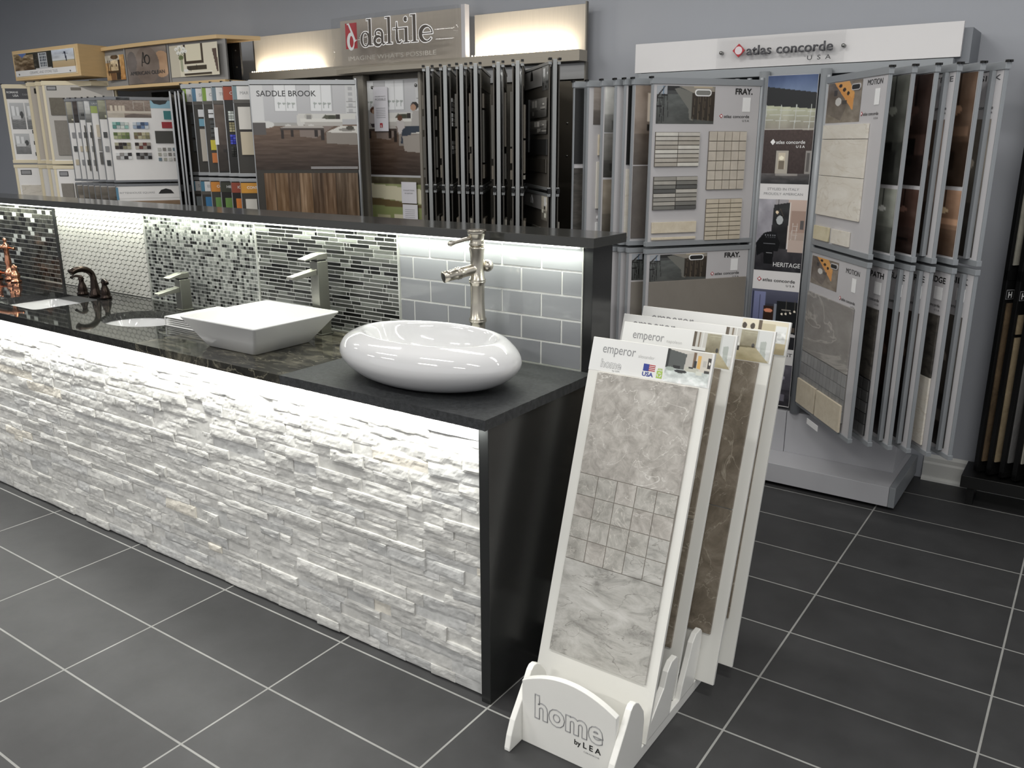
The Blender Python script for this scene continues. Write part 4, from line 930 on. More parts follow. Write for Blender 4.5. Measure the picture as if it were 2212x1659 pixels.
F.text('HERITAGE', 0.118, 1.040, TXT_W, width=0.130, h=0.022, out=0.002, align='r')
ac_logo(F, -0.085, 0.966, 0.185)
F.pic('printed_picture', X0, 0.640, X1, 0.925, pic_barlight(), label='bar with hanging bulbs')
F.text('FORREST', 0.118, 0.602, TXT_D, width=0.13, h=0.018, out=0.001, align='r')
F.pic('printed_picture', X0, 0.350, X1, 0.560, pic_room(5, (84, 82, 90)))
# right-hand pages
ZT_, ZM_, ZB_ = 1.897, 1.155, 0.375
STN = [stone('beige_travertine', C(214, 207, 194), C(230, 226, 217), vein=C(206, 198, 184), scale=5, vscale=2.6, vw=0.014, stretch=(1, 1, 3.2)),
       stone('taupe_slate', C(136, 132, 128), C(160, 157, 153), vein=C(184, 180, 174), scale=4, vscale=1.6, vw=0.012, stretch=(1, 1, 2)),
       stone('dark_charcoal_slate', C(44, 42, 40), C(86, 82, 76), scale=14, stretch=(1, 1, 3)),
       stone('sand_stone', C(206, 194, 172), C(222, 212, 192), scale=22)]
hx_ = [0.175, 0.252, 0.329, 0.404, 0.478, 0.552]; fx_ = [0.525, 0.606, 0.685, 0.757, 0.832, 0.912]
names_r = ['MOTION', 'PATH', 'SLATE', 'TREE', 'RIDGE', 'SILK']
for k in range(6):
    p, F, L = page(rack, ro, (hx_[k], 2.352), (fx_[k], 1.915 + 0.004 * k), ZB_, ZM_, ZT_, 'N', 0.015, ACGREY, ACBOARD)
    if k == 0:
        F.pic('printed_picture', 0.02, 1.700, 0.345, 1.866, pic_motion()); F.text(names_r[k], 0.515, 1.838, TXT_K, width=0.125, h=0.022, align='r', out=0.0016)
        F.slab('price_label', 0.462, 1.760, 0.502, 1.822, 0.0008, TXT_W, 0.001); ac_logo(F, 0.355, 1.722, 0.150)
        F.add('carry_handle', MB().prism(rrect(0.255, 1.826, 0.335, 1.852, 0.012, 5), -0.004, -0.001), ACBOARD); F.add('carry_handle', MB().prism(rrect(0.260, 1.830, 0.330, 1.848, 0.009, 5), -0.0046, -0.0038), TXT_K)
        for z0, z1 in ((1.632, 1.692), (1.476, 1.631), (1.302, 1.4755)): F.slab('tile_sample', 0.020, z0, 0.445, z1 - 0.0015, 0.008, STN[0], 0.001, bev=0.0008)
        F.slab('tile_sample', 0.022, 1.190, 0.180, 1.252, 0.009, stone('golden_travertine', C(206, 196, 164), C(224, 216, 190), vein=C(170, 160, 130), scale=6, vscale=3, vw=0.03), 0.001, bev=0.0008); F.slab('tile_sample', 0.210, 1.190, 0.380, 1.252, 0.009, STN[0], 0.001, bev=0.0008)
        F.pic('printed_picture', 0.02, 0.985, 0.300, 1.112, pic_motion()); F.text(names_r[k], 0.500, 1.082, TXT_D, width=0.125, h=0.022, align='r', out=0.0016)
        F.slab('price_label', 0.440, 1.010, 0.478, 1.068, 0.0008, TXT_W, 0.001); ac_logo(F, 0.335, 0.960, 0.150)
        F.add('carry_handle', MB().prism(rrect(0.225, 1.080, 0.295, 1.104, 0.011, 5), -0.004, -0.001), ACBOARD); F.add('carry_handle', MB().prism(rrect(0.230, 1.084, 0.290, 1.100, 0.008, 5), -0.0046, -0.0038), TXT_K)
        F.slab('tile_sample', 0.020, 0.660, 0.490, 0.945, 0.008, STN[1], 0.001, bev=0.0008)
        F.tiles('mosaic_sample', 0.020, 0.545, 0.490, 0.657, 13, 2, 0.008, 0.0014, lambda i, j: C(*[146 + rnd.uniform(-7, 7)] * 3), TILE, 0.001, back=C(128, 126, 122))
        F.tiles('mosaic_sample', 0.020, 0.440, 0.490, 0.500 + 0.045, 13, 2, 0.008, 0.0014, lambda i, j: C(*[140 + rnd.uniform(-7, 7)] * 3), TILE, 0.001, back=C(128, 126, 122))
        F.slab('tile_sample', 0.020, 0.398, 0.225, 0.520, 0.010, STN[3], 0.009, bev=0.001); F.slab('tile_sample', 0.240, 0.398, 0.490, 0.520, 0.010, STN[3], 0.009, bev=0.001)
        F.slab('tab', 0.20, 0.345, 0.32, 0.372, 0.002, TXT_W, 0.03)
    else:
        tone = [(0, 0, 0), (128, 130, 122), (72, 54, 48), (96, 82, 72), (140, 112, 92), (112, 106, 98)][k]
        kind = k
        if kind in (1, 2, 4):
            F.pic('printed_picture', 0.02, 1.455, L - 0.012, 1.866, pic_room(20 + k, tuple(x * .62 for x in tone), 64, 60)); F.pic('printed_picture', 0.02, 1.190, L - 0.012, 1.440, pic_room(30 + k, tone, 64, 44))
        else:
            F.pic('printed_picture', 0.02, 1.190, L - 0.040, 1.700, pic_room(40 + k, tone, 64, 80)); F.text(names_r[k], L - 0.02, 1.835, TXT_D, width=0.12, h=0.020, align='r'); ac_logo(F, L - 0.19, 1.735, 0.150)
            F.add('page_rib', MB().box(L - 0.066, -0.018, 1.185, L - 0.048, -0.001, 1.868), ACGREY)
        F.text(names_r[k], L - 0.035, 1.082, TXT_K, width=0.11, h=0.024, align='r', weight=0.02); F.slab('price_label', L - 0.10, 1.015, L - 0.045, 1.065, 0.0008, TXT_W, 0.001); ac_logo(F, L - 0.20, 0.985, 0.150)
        if kind in (1, 4):
            F.slab('tile_sample', 0.02, 0.700 if kind == 4 else 0.66, L - 0.040, 0.955, 0.008, STN[2], 0.001)
            if kind == 4: F.slab('tile_sample', 0.02, 0.410, L - 0.040, 0.696, 0.008, STN[0], 0.001, bev=0.001)
            else: F.tiles('mosaic_sample', 0.02, 0.410, L - 0.040, 0.655, 9, 5, 0.009, 0.003, lambda i, j: C(*[78 + rnd.uniform(-18, 18)] * 3), TILE, 0.001, back=C(40))
        else:
            F.pic('printed_picture', 0.02, 0.410, L - 0.040, 0.955, pic_room(60 + k, tuple(x * .6 for x in tone), 56, 80)); F.add('page_rib', MB().box(L - 0.066, -0.018, 0.400, L - 0.048, -0.001, 1.125), ACGREY)
# left-hand pages
hl = [-0.130, -0.190, -0.250, -0.315, -0.385, -0.455, -0.525]; fl = [(-0.466, 1.866), (-0.558, 1.864), (-0.602, 1.866), (-0.650, 1.866), (-0.722, 1.872), (-0.805, 1.882), (-0.885, 1.892)]
for k in range(7):
    p, F, L = page(rack, ro, (hl[k], 2.360), (fl[k][0], fl[k][1] + 0.03), ZB_, ZM_ - 0.01, ZT_, 'P', 0.018, ACGREY, ACBOARD)
    if k == 0:
        sc = L / 0.555
        F.pic('printed_picture', 0.022, 1.700, 0.320, 1.862, pic_bar()); F.text('FRAY.', 0.520, 1.832, TXT_K, width=0.092, h=0.026, weight=0.03, align='r', out=0.0016)
        F.slab('price_label', 0.470, 1.755, 0.512, 1.818, 0.0008, TXT_W, 0.001); ac_logo(F, 0.350, 1.728, 0.160)
        F.add('carry_handle', MB().prism(rrect(0.215, 1.820, 0.300, 1.850, 0.014, 5), -0.004, -0.001), TXT_W); F.add('carry_handle', MB().prism(rrect(0.220, 1.825, 0.295, 1.845, 0.010, 5), -0.0046, -0.0038), mat('dull_hole', C(128, 128, 124), 0.5))
        A = [C(174, 168, 158), C(184, 178, 168), C(196, 192, 184), C(212, 209, 200)]; B_ = [C(120, 119, 114), C(150, 147, 140), C(88, 88, 86), C(170, 166, 158), C(186, 182, 174)]
        F.tiles('mosaic_sample', 0.022, 1.512, 0.250, 1.664, 2, 8, 0.010, 0.0022, lambda i, j: A[(i * 3 + j * 5) % 4], TILE, 0.001, back=C(92, 86, 78), label='beige stick mosaic')
        F.tiles('mosaic_sample', 0.022, 1.318, 0.250, 1.468, 2, 8, 0.010, 0.0022, lambda i, j: B_[(i * 2 + j * 3) % 5], TILE, 0.001, back=C(80, 76, 70), label='grey stick mosaic')
        F.tiles('mosaic_sample', 0.300, 1.405, 0.500, 1.668, 5, 6, 0.010, 0.0018, lambda i, j: C(*(np.array((196, 188, 176)) + rnd.uniform(-4, 4))), TILE, 0.001, back=C(110, 104, 96), label='beige square mosaic')
        F.tiles('mosaic_sample', 0.305, 1.150 + 0.02, 0.500, 1.362, 3, 9, 0.010, 0.0018, lambda i, j: C(*(np.array((198, 188, 170)) + rnd.uniform(-4, 4))), TILE, 0.001, back=C(112, 104, 92), label='sand brick mosaic')
        F.slab('tile_sample', 0.022, 1.212, 0.255, 1.262, 0.010, STN[3], 0.001, bev=0.001); F.slab('tile_sample', 0.022, 1.180, 0.255, 1.192, 0.010, STN[3], 0.001, bev=0.002)
        F.pic('printed_picture', 0.022, 0.985, 0.330, 1.110, pic_bar()); F.text('FRAY.', 0.515, 1.083, TXT_K, width=0.088, h=0.024, weight=0.03, align='r', out=0.0016)
        F.slab('price_label', 0.465, 1.018, 0.505, 1.075, 0.0008, TXT_W, 0.001); ac_logo(F, 0.355, 1.000, 0.160)
        F.add('carry_handle', MB().prism(rrect(0.230, 1.078, 0.310, 1.104, 0.012, 5), -0.004, -0.001), TXT_W); F.add('carry_handle', MB().prism(rrect(0.235, 1.082, 0.305, 1.100, 0.009, 5), -0.0046, -0.0038), TXT_K)
        F.slab('tile_sample', 0.022, 0.410, L - 0.02, 0.985, 0.010, stone('warm_grey_tile', C(128, 122, 114), C(138, 132, 124), scale=3), 0.001, bev=0.0012)
    else:
        wd = 0.17
        if k == 1:
            F.pic('printed_picture', 0.010, 1.520, 0.30, 1.866, pic_room(71, (128, 116, 106), 50, 60)); F.slab('tile_sample', 0.010, 1.185, 0.45, 1.515, 0.004, stone('dark_taupe_tile', C(92, 86, 82), C(108, 102, 97), scale=6), 0.001)
            F.pic('printed_picture', 0.022, 0.985, 0.330, 1.110, pic_bar()); F.slab('tile_sample', 0.022, 0.410, L - 0.02, 0.978, 0.008, MATS['warm_grey_tile'], 0.001)
        elif k == 2: F.slab('sample_backing', 0.016, 1.52, L - 0.02, 1.866, 0.002, TXT_K, 0.001); F.slab('tile_sample', 0.016, 1.19, 0.4, 1.50, 0.003, STN[0], 0.001)
        elif k == 3: F.pic('printed_picture', 0.07, 1.55, 0.4, 1.86, pic_room(73, (140, 150, 96), 50, 50)); F.slab('tile_sample', 0.075, 1.22, 0.3, 1.55, 0.010, stone('mid_grey_tile', C(120, 116, 108), C(134, 130, 122), scale=6), 0.001, bev=0.001)
        elif k == 4:
            F.pic('printed_picture', 0.014, 1.665, 0.42, 1.868, pic_room(74, (180, 180, 176), 60, 30)); F.pic('printed_picture', 0.014, 1.460, 0.42, 1.660, pic_room(75, (110, 108, 104), 60, 40)); F.pic('printed_picture', 0.014, 1.18, 0.42, 1.45, pic_room(76, (126, 118, 106), 60, 44))
        elif k == 6:
            F.slab('sample_backing', 0.004, 1.52, 0.4, 1.866, 0.002, TXT_K, 0.001); F.slab('tile_sample', 0.004, 1.19, 0.4, 1.50, 0.003, STN[2], 0.001); F.add('page_rib', MB().box(0.050, -0.018, 1.185, 0.066, -0.003, 1.868), ACGREY)
        else:
            F.pic('printed_picture', 0.03, 1.70, 0.4, 1.868, pic_room(77, (146, 138, 132), 50, 30)); F.slab('tile_sample', 0.055, 1.56, 0.25, 1.655, 0.011, STN[3], 0.001, bev=0.001); F.slab('tile_sample', 0.050, 1.31, 0.30, 1.53, 0.010, mat('ivory_tile', C(226, 222, 212), 0.3), 0.001, bev=0.001)
            F.slab('tile_sample', 0.058, 1.262, 0.2, 1.275, 0.009, TXT_W, 0.001, bev=0.001); F.slab('tile_sample', 0.052, 1.20, 0.2, 1.245, 0.010, TXT_W, 0.001, bev=0.001)
# ---- the dark wing rack with the lit header
do = (-2.40, 2.50)
dal = tag(empty('tile_rack', (do[0], do[1], 0)), 'tall dark wing rack with lit grey oak header and acrylic sign, behind the counter', 'display rack')
def dp(mb, name, m, bev=0, label=None):
    o = mb.build(name, m, dal, (-do[0] - 0.070, -do[1] + 0.225, -0.0873), bev=bev); o.scale = (1.054, 1, 1.054)
    if label: o['label'] = label
    return o
dp(MB().box(-3.725, 2.385, 2.03, -2.79, 2.400, 2.318), 'header_board', WOODG, 0.001)
dp(MB().box(-1.82, 2.385, 2.03, -1.100, 2.400, 2.310), 'header_board', WOODG, 0.001)
dp(MB().box(-2.845, 2.345, 2.066, -1.868, 2.385, 2.350), 'sign_board', mat('oak_sign_board', C(188, 179, 167), 0.38, var=0.08, vscale=6, stretch=(40, 40, 1.2)), 0.001)  # plain oak, nearly the same tone as the header boards
dp(MB().box(-1.876, 2.330, 2.070, -1.848, 2.372, 2.366), 'sign_edge_post', mat('white_edge', C(206, 204, 208), 0.35), 0.001)
dp(MB().box(-3.700, 2.300, 2.028, -1.085, 2.385, 2.083).prism([(-2.86 + 1.06 * q / 16, 2.301 - 0.062 * (1 - (q / 8 - 1) ** 2)) for q in range(17)], 2.034, 2.062, 'z'), 'header_shelf', WOODH, 0.001)
for x0, x1 in ((-3.69, -3.07), (-1.80, -1.17)):
    n = 30
    for part_ in (0,):
        mb = MB()
        for k in range(n):
            x = x0 + (x1 - x0) * (k + 0.5) / n; mb.lathe([(0.0001, 2.0832), (0.0042, 2.0850), (0.0035, 2.0895), (0.0003, 2.0915)], x, 2.315, 8, cap=False)
        dp(mb, 'led_strip', mat('warm_led', C(255, 236, 200), 0.4, emit=(1, 0.82, 0.55, 1), es=7), 0, 'strip of small lit warm lamps')
dp(MB().box(-1.1005, 2.385, 0.085, -1.0920, 2.405, 2.322), 'side_panel', mat('pewter_side', C(120, 116, 108), 0.45), 0.001); dp(MB().box(-3.735, 2.385, 0.085, -3.722, 2.46, 2.322), 'side_panel', DARKMET, 0.001)
dp(MB().box(-3.72, 2.42, 0.085, -1.102, 2.43, 2.03), 'back_panel', mat('brushed_dark_panel', C(112, 108, 100), 0.4, metal=0.6, var=0.15, vscale=3, stretch=(6, 6, 1)))
dp(MB().box(-2.20, 2.39, 1.945, -1.102, 2.415, 2.025), 'hinge_rail', mat('bright_steel', C(150, 150, 150), 0.3, metal=0.9, var=0.2, vscale=2))
fp = dp(MB().box(-1.262, 2.345, 0.085, -1.140, 2.352, 1.932), 'filler_panel', mat('brushed_bronze_panel', C(110, 104, 94), 0.34, metal=0.7, var=0.2, vscale=2.2), 0.0008)
for z in (1.55, 1.72):
    MB().ball((-1.175, 2.343, z), 0.006, 8).build('screw', STEEL, fp)
dp(MB().box(-1.255, 2.40, 1.95, -1.215, 2.405, 1.99), 'paper_tag', TXT_W)
for x in (-2.745, -2.21):
    dp(MB().box(x - 0.004, 2.33, 0.085, x + 0.086 if x < -2.5 else x + 0.02, 2.40, 2.03), 'post', mat('pewter_post', C(146, 140, 130), 0.42, metal=0.0, var=0.06, vscale=3), 0.010)
pst = dp(MB().box(-2.655, 2.362, 1.02, -2.195, 2.368, 1.992), 'poster', mat('poster_back', C(196, 196, 198), 0.4), 0, 'tall poster of a family in a white living room')
F = Face(pst, (0, 2.362, 0))
c_ = pic_living(True); c2 = Cv(2, 2); c2.a = c_.a[:, int(.36 * c_.w):int(.98 * c_.w)].copy(); c2.h, c2.w = c2.a.shape[:2]
F.pic('printed_picture', -2.652, 1.425, -2.198, 1.985, c2, label='people on a sofa by white windows'); F.pic('printed_picture', -2.652, 1.03, -2.198, 1.412, pic_green(), label='green interior')
for x in (-2.607, -2.249): F.add('bolt', MB().lathe([(0.009, 0), (0.009, 0.008), (0.004, 0.012)], n=16, m=Matrix.Translation((x, 0, 1.952)) @ Matrix.Rotation(PI / 2, 4, 'X')), STEEL)
F.slab('info_card', -2.590, 1.690, -2.472, 1.952, 0.0015, mat('white_card', C(232, 230, 236), 0.5), 0.014); F.text('IMAGINE WHAT\'S', -2.531, 1.892, TXT_G, width=0.088, h=0.008, out=0.017, align='c'); F.text('POSSIBLE', -2.531, 1.872, TXT_G, width=0.088, h=0.014, out=0.017, align='c')
for k in range(6): F.add('small_print', MB().box(-2.570, -0.0175, 1.826 - k * 0.011, -2.570 + 0.078, -0.017, 1.828 - k * 0.011), TXT_G)
F.add('logo_mark', MB().box(-2.542, -0.0175, 1.712, -2.520, -0.017, 1.738), RED); F.text('d', -2.531, 1.714, TXT_W, width=0.014, h=0.018, shear=-0.3, out=0.018, align='c', weight=0.01)
F.slab('info_card', -2.385, 1.255, -2.262, 1.385, 0.0015, MATS['white_card'], 0.012); F.text('COLLECTION', -2.324, 1.330, TXT_G, width=0.09, h=0.009, out=0.015, align='c'); F.text('OF HISTORY', -2.324, 1.312, TXT_G, width=0.07, h=0.009, out=0.015, align='c')
F.slab('info_card', -2.380, 1.10, -2.257, 1.248, 0.0015, MATS['white_card'], 0.012)
for k in range(6): F.add('small_print', MB().box(-2.360, -0.0145, 1.215 - k * 0.012, -2.280, -0.014, 1.217 - k * 0.012), TXT_G)
# sign lettering on the clear curved panel
mb = MB(); n = 24; v = []
for q in range(n + 1):
    x = -2.832 + 1.0 * q / n; y = 2.250 - 0.045 * (1 - (2 * q / n - 1) ** 2)
    for yy in (y, y + 0.006):
        for z in (2.066, 2.352): v.append((x, yy, z))
f = []
for q in range(n):
    a = q * 4; b = a + 4
    f += [(a, b, b + 1, a + 1), (a + 2, a + 3, b + 3, b + 2), (a + 1, b + 1, b + 3, a + 3), (a, a + 2, b + 2, b)]
f += [(0, 1, 3, 2), (n * 4, n * 4 + 2, n * 4 + 3, n * 4 + 1)]
mb.add(v, f, None, True); acs = dp(mb, 'clear_sign', ACRYL, 0, 'curved clear acrylic sign')
def ribbon(mb, pts, hw, y, extra=0):
    """flat stroke with a half-width per point, in the XZ plane"""
    P = [Vector((p[0], p[1])) for p in pts]; n = len(P); Lf = []; Rt = []
    if not isinstance(hw, (list, tuple)): hw = [hw] * n
    for i in range(n):
        d = (P[min(i + 1, n - 1)] - P[max(i - 1, 0)]).normalized(); nn = Vector((-d.y, d.x)); e = Vector((0, 0))
        if i == 0: e = -d * extra
        if i == n - 1: e = d * extra
        Lf.append(P[i] + e + nn * (hw[i] + extra)); Rt.append(P[i] + e - nn * (hw[i] + extra))
    vs = [(p.x, y, p.y) for p in Lf] + [(p.x, y, p.y) for p in Rt]
    mb.add(vs, [(i, i + 1, n + i + 1, n + i) for i in range(n - 1)])
def arc(cx, cz, rx, rz, a0, a1, n=18): return [(cx + rx * math.cos(math.radians(a0 + (a1 - a0) * k / n)), cz + rz * math.sin(math.radians(a0 + (a1 - a0) * k / n))) for k in range(n + 1)]
def bowl_w(n, thin, thick, ph=180): return [thin + (thick - thin) * max(0, math.cos(math.radians(360 * k / n - ph + 0))) ** 1.0 if False else thin + (thick - thin) * abs(math.cos(2 * PI * k / n)) ** 1.5 for k in range(n + 1)]
K, T_ = 0.0105, 0.0028
def strokes():
    s = []; z0, xh, asc = 2.175, 2.255, 2.322
    x = -2.594
    def stem(cx, top, serif=True, base=True):
        s.append(([(cx, z0), (cx, top)], K))
        if serif: s.append(([(cx - 0.028, top - 0.003), (cx, top - 0.003)], 0.003))
        if base: s.append(([(cx - 0.022, z0 + 0.003), (cx + 0.024, z0 + 0.003)], 0.003))
    # d
    s.append((arc(-2.562, 2.212, 0.033, 0.040, 0, 360, 28), bowl_w(28, T_, 0.010))); stem(-2.520, asc, True, False); s.append(([(-2.520, z0 + .003), (-2.497, z0 + .003)], .003))
    # a
    s.append((arc(-2.454, 2.198, 0.030, 0.024, 20, 340, 22), [T_ + 0.0075 * max(0, math.sin(PI * k / 22)) for k in range(23)])); s.append((arc(-2.450, 2.235, 0.029, 0.021, 0, 165, 14), [0.008 - 0.004 * k / 14 for k in range(15)])); s.append((arc(-2.474, 2.236, 0.004, 0.005, 0, 350, 10), 0.005)); s.append(([(-2.421, 2.238), (-2.421, 2.190), (-2.414, 2.179), (-2.400, 2.181)], [K * .9, K * .9, .007, .003]))
    # l
    stem(-2.366, asc)
    # t
    s.append(([(-2.306, 2.290), (-2.306, 2.200), (-2.300, 2.182), (-2.286, 2.178), (-2.272, 2.188)], [.003, K, .009, .005, .003])); s.append(([(-2.336, 2.254), (-2.255, 2.254)], 0.003))
    # i
    stem(-2.238, 2.257, False); s.append(([(-2.262, 2.254), (-2.238, 2.254)], .003)); s.append((arc(-2.240, 2.300, 0.0065, 0.0075, 0, 350, 12), 0.0065))
    # l
    stem(-2.178, asc)
    # e
    s.append((arc(-2.096, 2.214, 0.040, 0.040, 0, 325, 30), [T_ + 0.010 * max(0, math.sin(PI * (k - 6) / 20)) if 6 <= k <= 26 else T_ + 0.001 for k in range(31)])); s.append(([(-2.132, 2.216), (-2.056, 2.216)], 0.003))
    return s
SL = (0.0)
def letter_mesh(y, extra, m, name, sel=None, label=None):
    mb = MB()
    for pts, hw in strokes(): ribbon(mb, pts, hw, 0, extra)
    v2 = []
    for (x, yy, z) in mb.v:
        x += 0.052; q = (x + 2.332) / 0.5; v2.append((x, 2.250 - 0.045 * (1 - q * q) + y, z))
    mb.v = v2; o = mb.build(name, m, acs); 
    if label: o['label'] = label
    return o
letter_mesh(-0.0012, 0.0042, mat('glow_outline_white', C(250, 250, 250), 0.5, emit=(1, 0.97, 0.95, 1), es=0.25), 'lettering', label='white outlined name lettering')  # white outline given a faint glow of its own, though no lamp
letter_mesh(-0.0024, 0.0, mat('letter_grey', C(84, 76, 68), 0.45), 'lettering', label='dark name lettering')
mb = MB().box(-2.682, 2.218, 2.168, -2.586, 2.219, 2.312); dp(mb, 'logo_tile', RED, 0, 'red logo tile with slanted white letter')
mb = MB(); ribbon(mb, [(-2.712, 2.306), (-2.698, 2.308), (-2.668, 2.250), (-2.648, 2.208), (-2.634, 2.216)], [.004, .006, .0075, .008, .003], 2.2165); ribbon(mb, arc(-2.680, 2.208, 0.024, 0.042, 40, 400, 26), [0.0035 + 0.008 * abs(math.sin(PI * (k + 4) / 26)) for k in range(27)], 2.2160)
mb.v = [(a_ + 0.046, b_, c_) for a_, b_, c_ in mb.v]; dp(mb, 'logo_letter', TXT_W)
F = Face(acs, (0, 2.2185, 0)); F.text('IMAGINE WHAT\'S POSSIBLE', -2.665, 2.100, mat('faint_lettering', C(206, 200, 190), 0.4), width=0.69, h=0.026, out=0.0, label='small raised slogan lettering')
# left-hand pages
STH = [stone('walnut_plank', C(96, 74, 54), C(142, 114, 86), scale=5, stretch=(5, 5, 0.6)), mat('smoke_tile', C(78, 80, 80), 0.3), mat('ivory_slab', C(196, 188, 176), 0.45, bump=0.2), mat('pale_tile', C(226, 222, 214), 0.3), mat('sand_tile', C(204, 192, 168), 0.35)]
BOARDK = mat('charcoal_board', C(62, 59, 54), 0.45); BOARDB = mat('black_board', C(34, 32, 30), 0.4)
fl = [-3.310, -3.478, -3.575, -3.690, -3.795, -3.905, -4.010]
cards = [None, ('MAR', C(122, 146, 152), 1, 'CONT', C(212, 152, 62)), ('CITY', C(166, 76, 50), 0, 'ION', C(150, 74, 56)), ('TRA', C(120, 138, 148), 1, 'HIL', C(60, 62, 52)), ('COL', C(132, 164, 66), 1, 'COAST', C(206, 136, 58)), ('SHA', C(84, 128, 158), 1, 'ELEM', C(82, 134, 160)), ('REL', C(140, 172, 66), 1, 'SEA', C(86, 140, 164))]
for n_, c_3 in (('white_tile', (236, 236, 238)),): mat(n_, C(*c_3), 0.25)
for k in range(7):
    fy = 1.985; hx, hy = fl[k] + 0.545, fy + 0.395
    p, F, L = page(dal, do, (hx, hy), (fl[k], fy), 0.62, 0.78 if k == 0 else 1.400, 2.004, 'P', 0.024, SILVER, BOARDK if k in (0, 1, 5, 6, 4) else BOARDB)
    if k == 0:
        F.pic('printed_picture', 0.006, 1.452, L - 0.004, 1.972, pic_living(False), label='white living room with dark wood floor'); F.text('SADDLE BROOK', 0.045, 1.905, TXT_D, width=0.375, h=0.036, weight=0.004, out=0.002)
        F.add('small_print', MB().box(0.36, -0.002, 1.468, L - 0.01, -0.0015, 1.471).box(0.36, -0.002, 1.460, L - 0.01, -0.0015, 1.463), TXT_W)
        F.pic('tile_sample', 0.055, 0.85, L - 0.012, 1.432, pic_wood(), out=0.010, label='brown wood plank sample')
    else:
        t1, c1, wht, t2, c2_ = cards[k]
        def card(txt, col, w1, ztop, h_):
            if w1:
                F.slab('header_card', 0.0, ztop - h_, 0.030, ztop, 0.001, mat('card_%d_%d' % (k, int(ztop * 10)), col, 0.4), 0.001); F.slab('header_card', 0.030, ztop - h_, 0.36, ztop, 0.001, WHITEB, 0.001); F.text(txt, 0.050, ztop - h_ * 0.62, TXT_G, h=0.020, out=0.0025); F.slab('card_base', 0.0, ztop - h_ - 0.022, 0.36, ztop - h_, 0.001, mat('taupe_band', C(96, 93, 88), 0.5), 0.001)
            else:
                F.slab('header_card', 0.0, ztop - h_, 0.36, ztop, 0.001, mat('card_%d_%d' % (k, int(ztop * 10)), col, 0.4), 0.001); F.text(txt, 0.045, ztop - h_ * 0.58, TXT_W, h=0.018, weight=0.01, out=0.0025)
        card(t1, c1, wht, 1.972, 0.082); card(t2, c2_, 1 if k in (5, 6) else 0, 1.366, 0.066)
        if k == 6:
            for z0, z1 in ((1.745, 1.82), (1.655, 1.73), (1.565, 1.64)): F.slab('tile_sample', 0.045, z0, 0.115, z1, 0.008, STH[1], 0.001, bev=0.0008)
        if k == 5:
            F.slab('tile_sample', 0.035, 1.790, 0.100, 1.838, 0.007, mat('white_tile', C(236, 236, 238), 0.25), 0.001); F.slab('tile_sample', 0.036, 1.730, 0.101, 1.778, 0.007, mat('aqua_tile', C(126, 178, 200), 0.25), 0.001); F.slab('tile_sample', 0.036, 1.500, 0.100, 1.712, 0.010, STH[2], 0.001, bev=0.001)
        if k == 4:
            for q in range(2): F.slab('tile_sample', 0.035, 1.812 - q * 0.030, 0.068, 1.836 - q * 0.030, 0.007, MATS['white_tile'], 0.001)
            for q in range(4): F.slab('tile_sample', 0.040, 1.745 - q * 0.028, 0.068, 1.765 - q * 0.028, 0.007, MATS['smoke_tile'], 0.001)
            F.slab('tile_sample', 0.032, 1.575, 0.078, 1.640, 0.006, mat('yellow_tile', C(214, 200, 66), 0.3), 0.001); F.slab('tile_sample', 0.034, 1.492, 0.080, 1.556, 0.006, mat('orange_tile', C(206, 124, 66), 0.3), 0.001)
        if k == 3:
            F.pic('printed_picture', 0.0, 1.44, 0.40, 1.865, pic_room(81, (84, 72, 64), 60, 60)); F.slab('tile_sample', -0.002, 1.610, 0.022, 1.72, 0.003, TXT_W, 0.003); F.add('page_rib', MB().box(0.088, -0.016, 1.43, 0.098, -0.002, 1.875), TXT_W)
        if k == 2:
            for z0, c3 in ((1.760, (204, 210, 204)), (1.690, (168, 160, 126)), (1.612, (70, 78, 190)), (1.535, (46, 46, 42))):
                F.tiles('mosaic_sample', 0.025, z0, 0.100, z0 + 0.062, 4, 4, 0.006, 0.0012, lambda i, j: C(*np.clip(np.array(c3) + rnd.uniform(-24, 24), 0, 255)), GLASS, 0.001)
        if k == 1: F.slab('tile_sample', 0.030, 1.705, 0.110, 1.845, 0.010, STH[3], 0.001, bev=0.0008); F.slab('tile_sample', 0.034, 1.545, 0.112, 1.690, 0.010, STH[4], 0.001, bev=0.0008)
        cc = [0, (214, 210, 202), (214, 130, 66), (112, 146, 82), (110, 148, 84), (72, 130, 178), (150, 158, 160)][k]
        F.slab('tile_sample', 0.030, 1.16, 0.105, 1.262, 0.008, mat('sample_%d' % k, C(*cc), 0.3), 0.001, bev=0.0008)
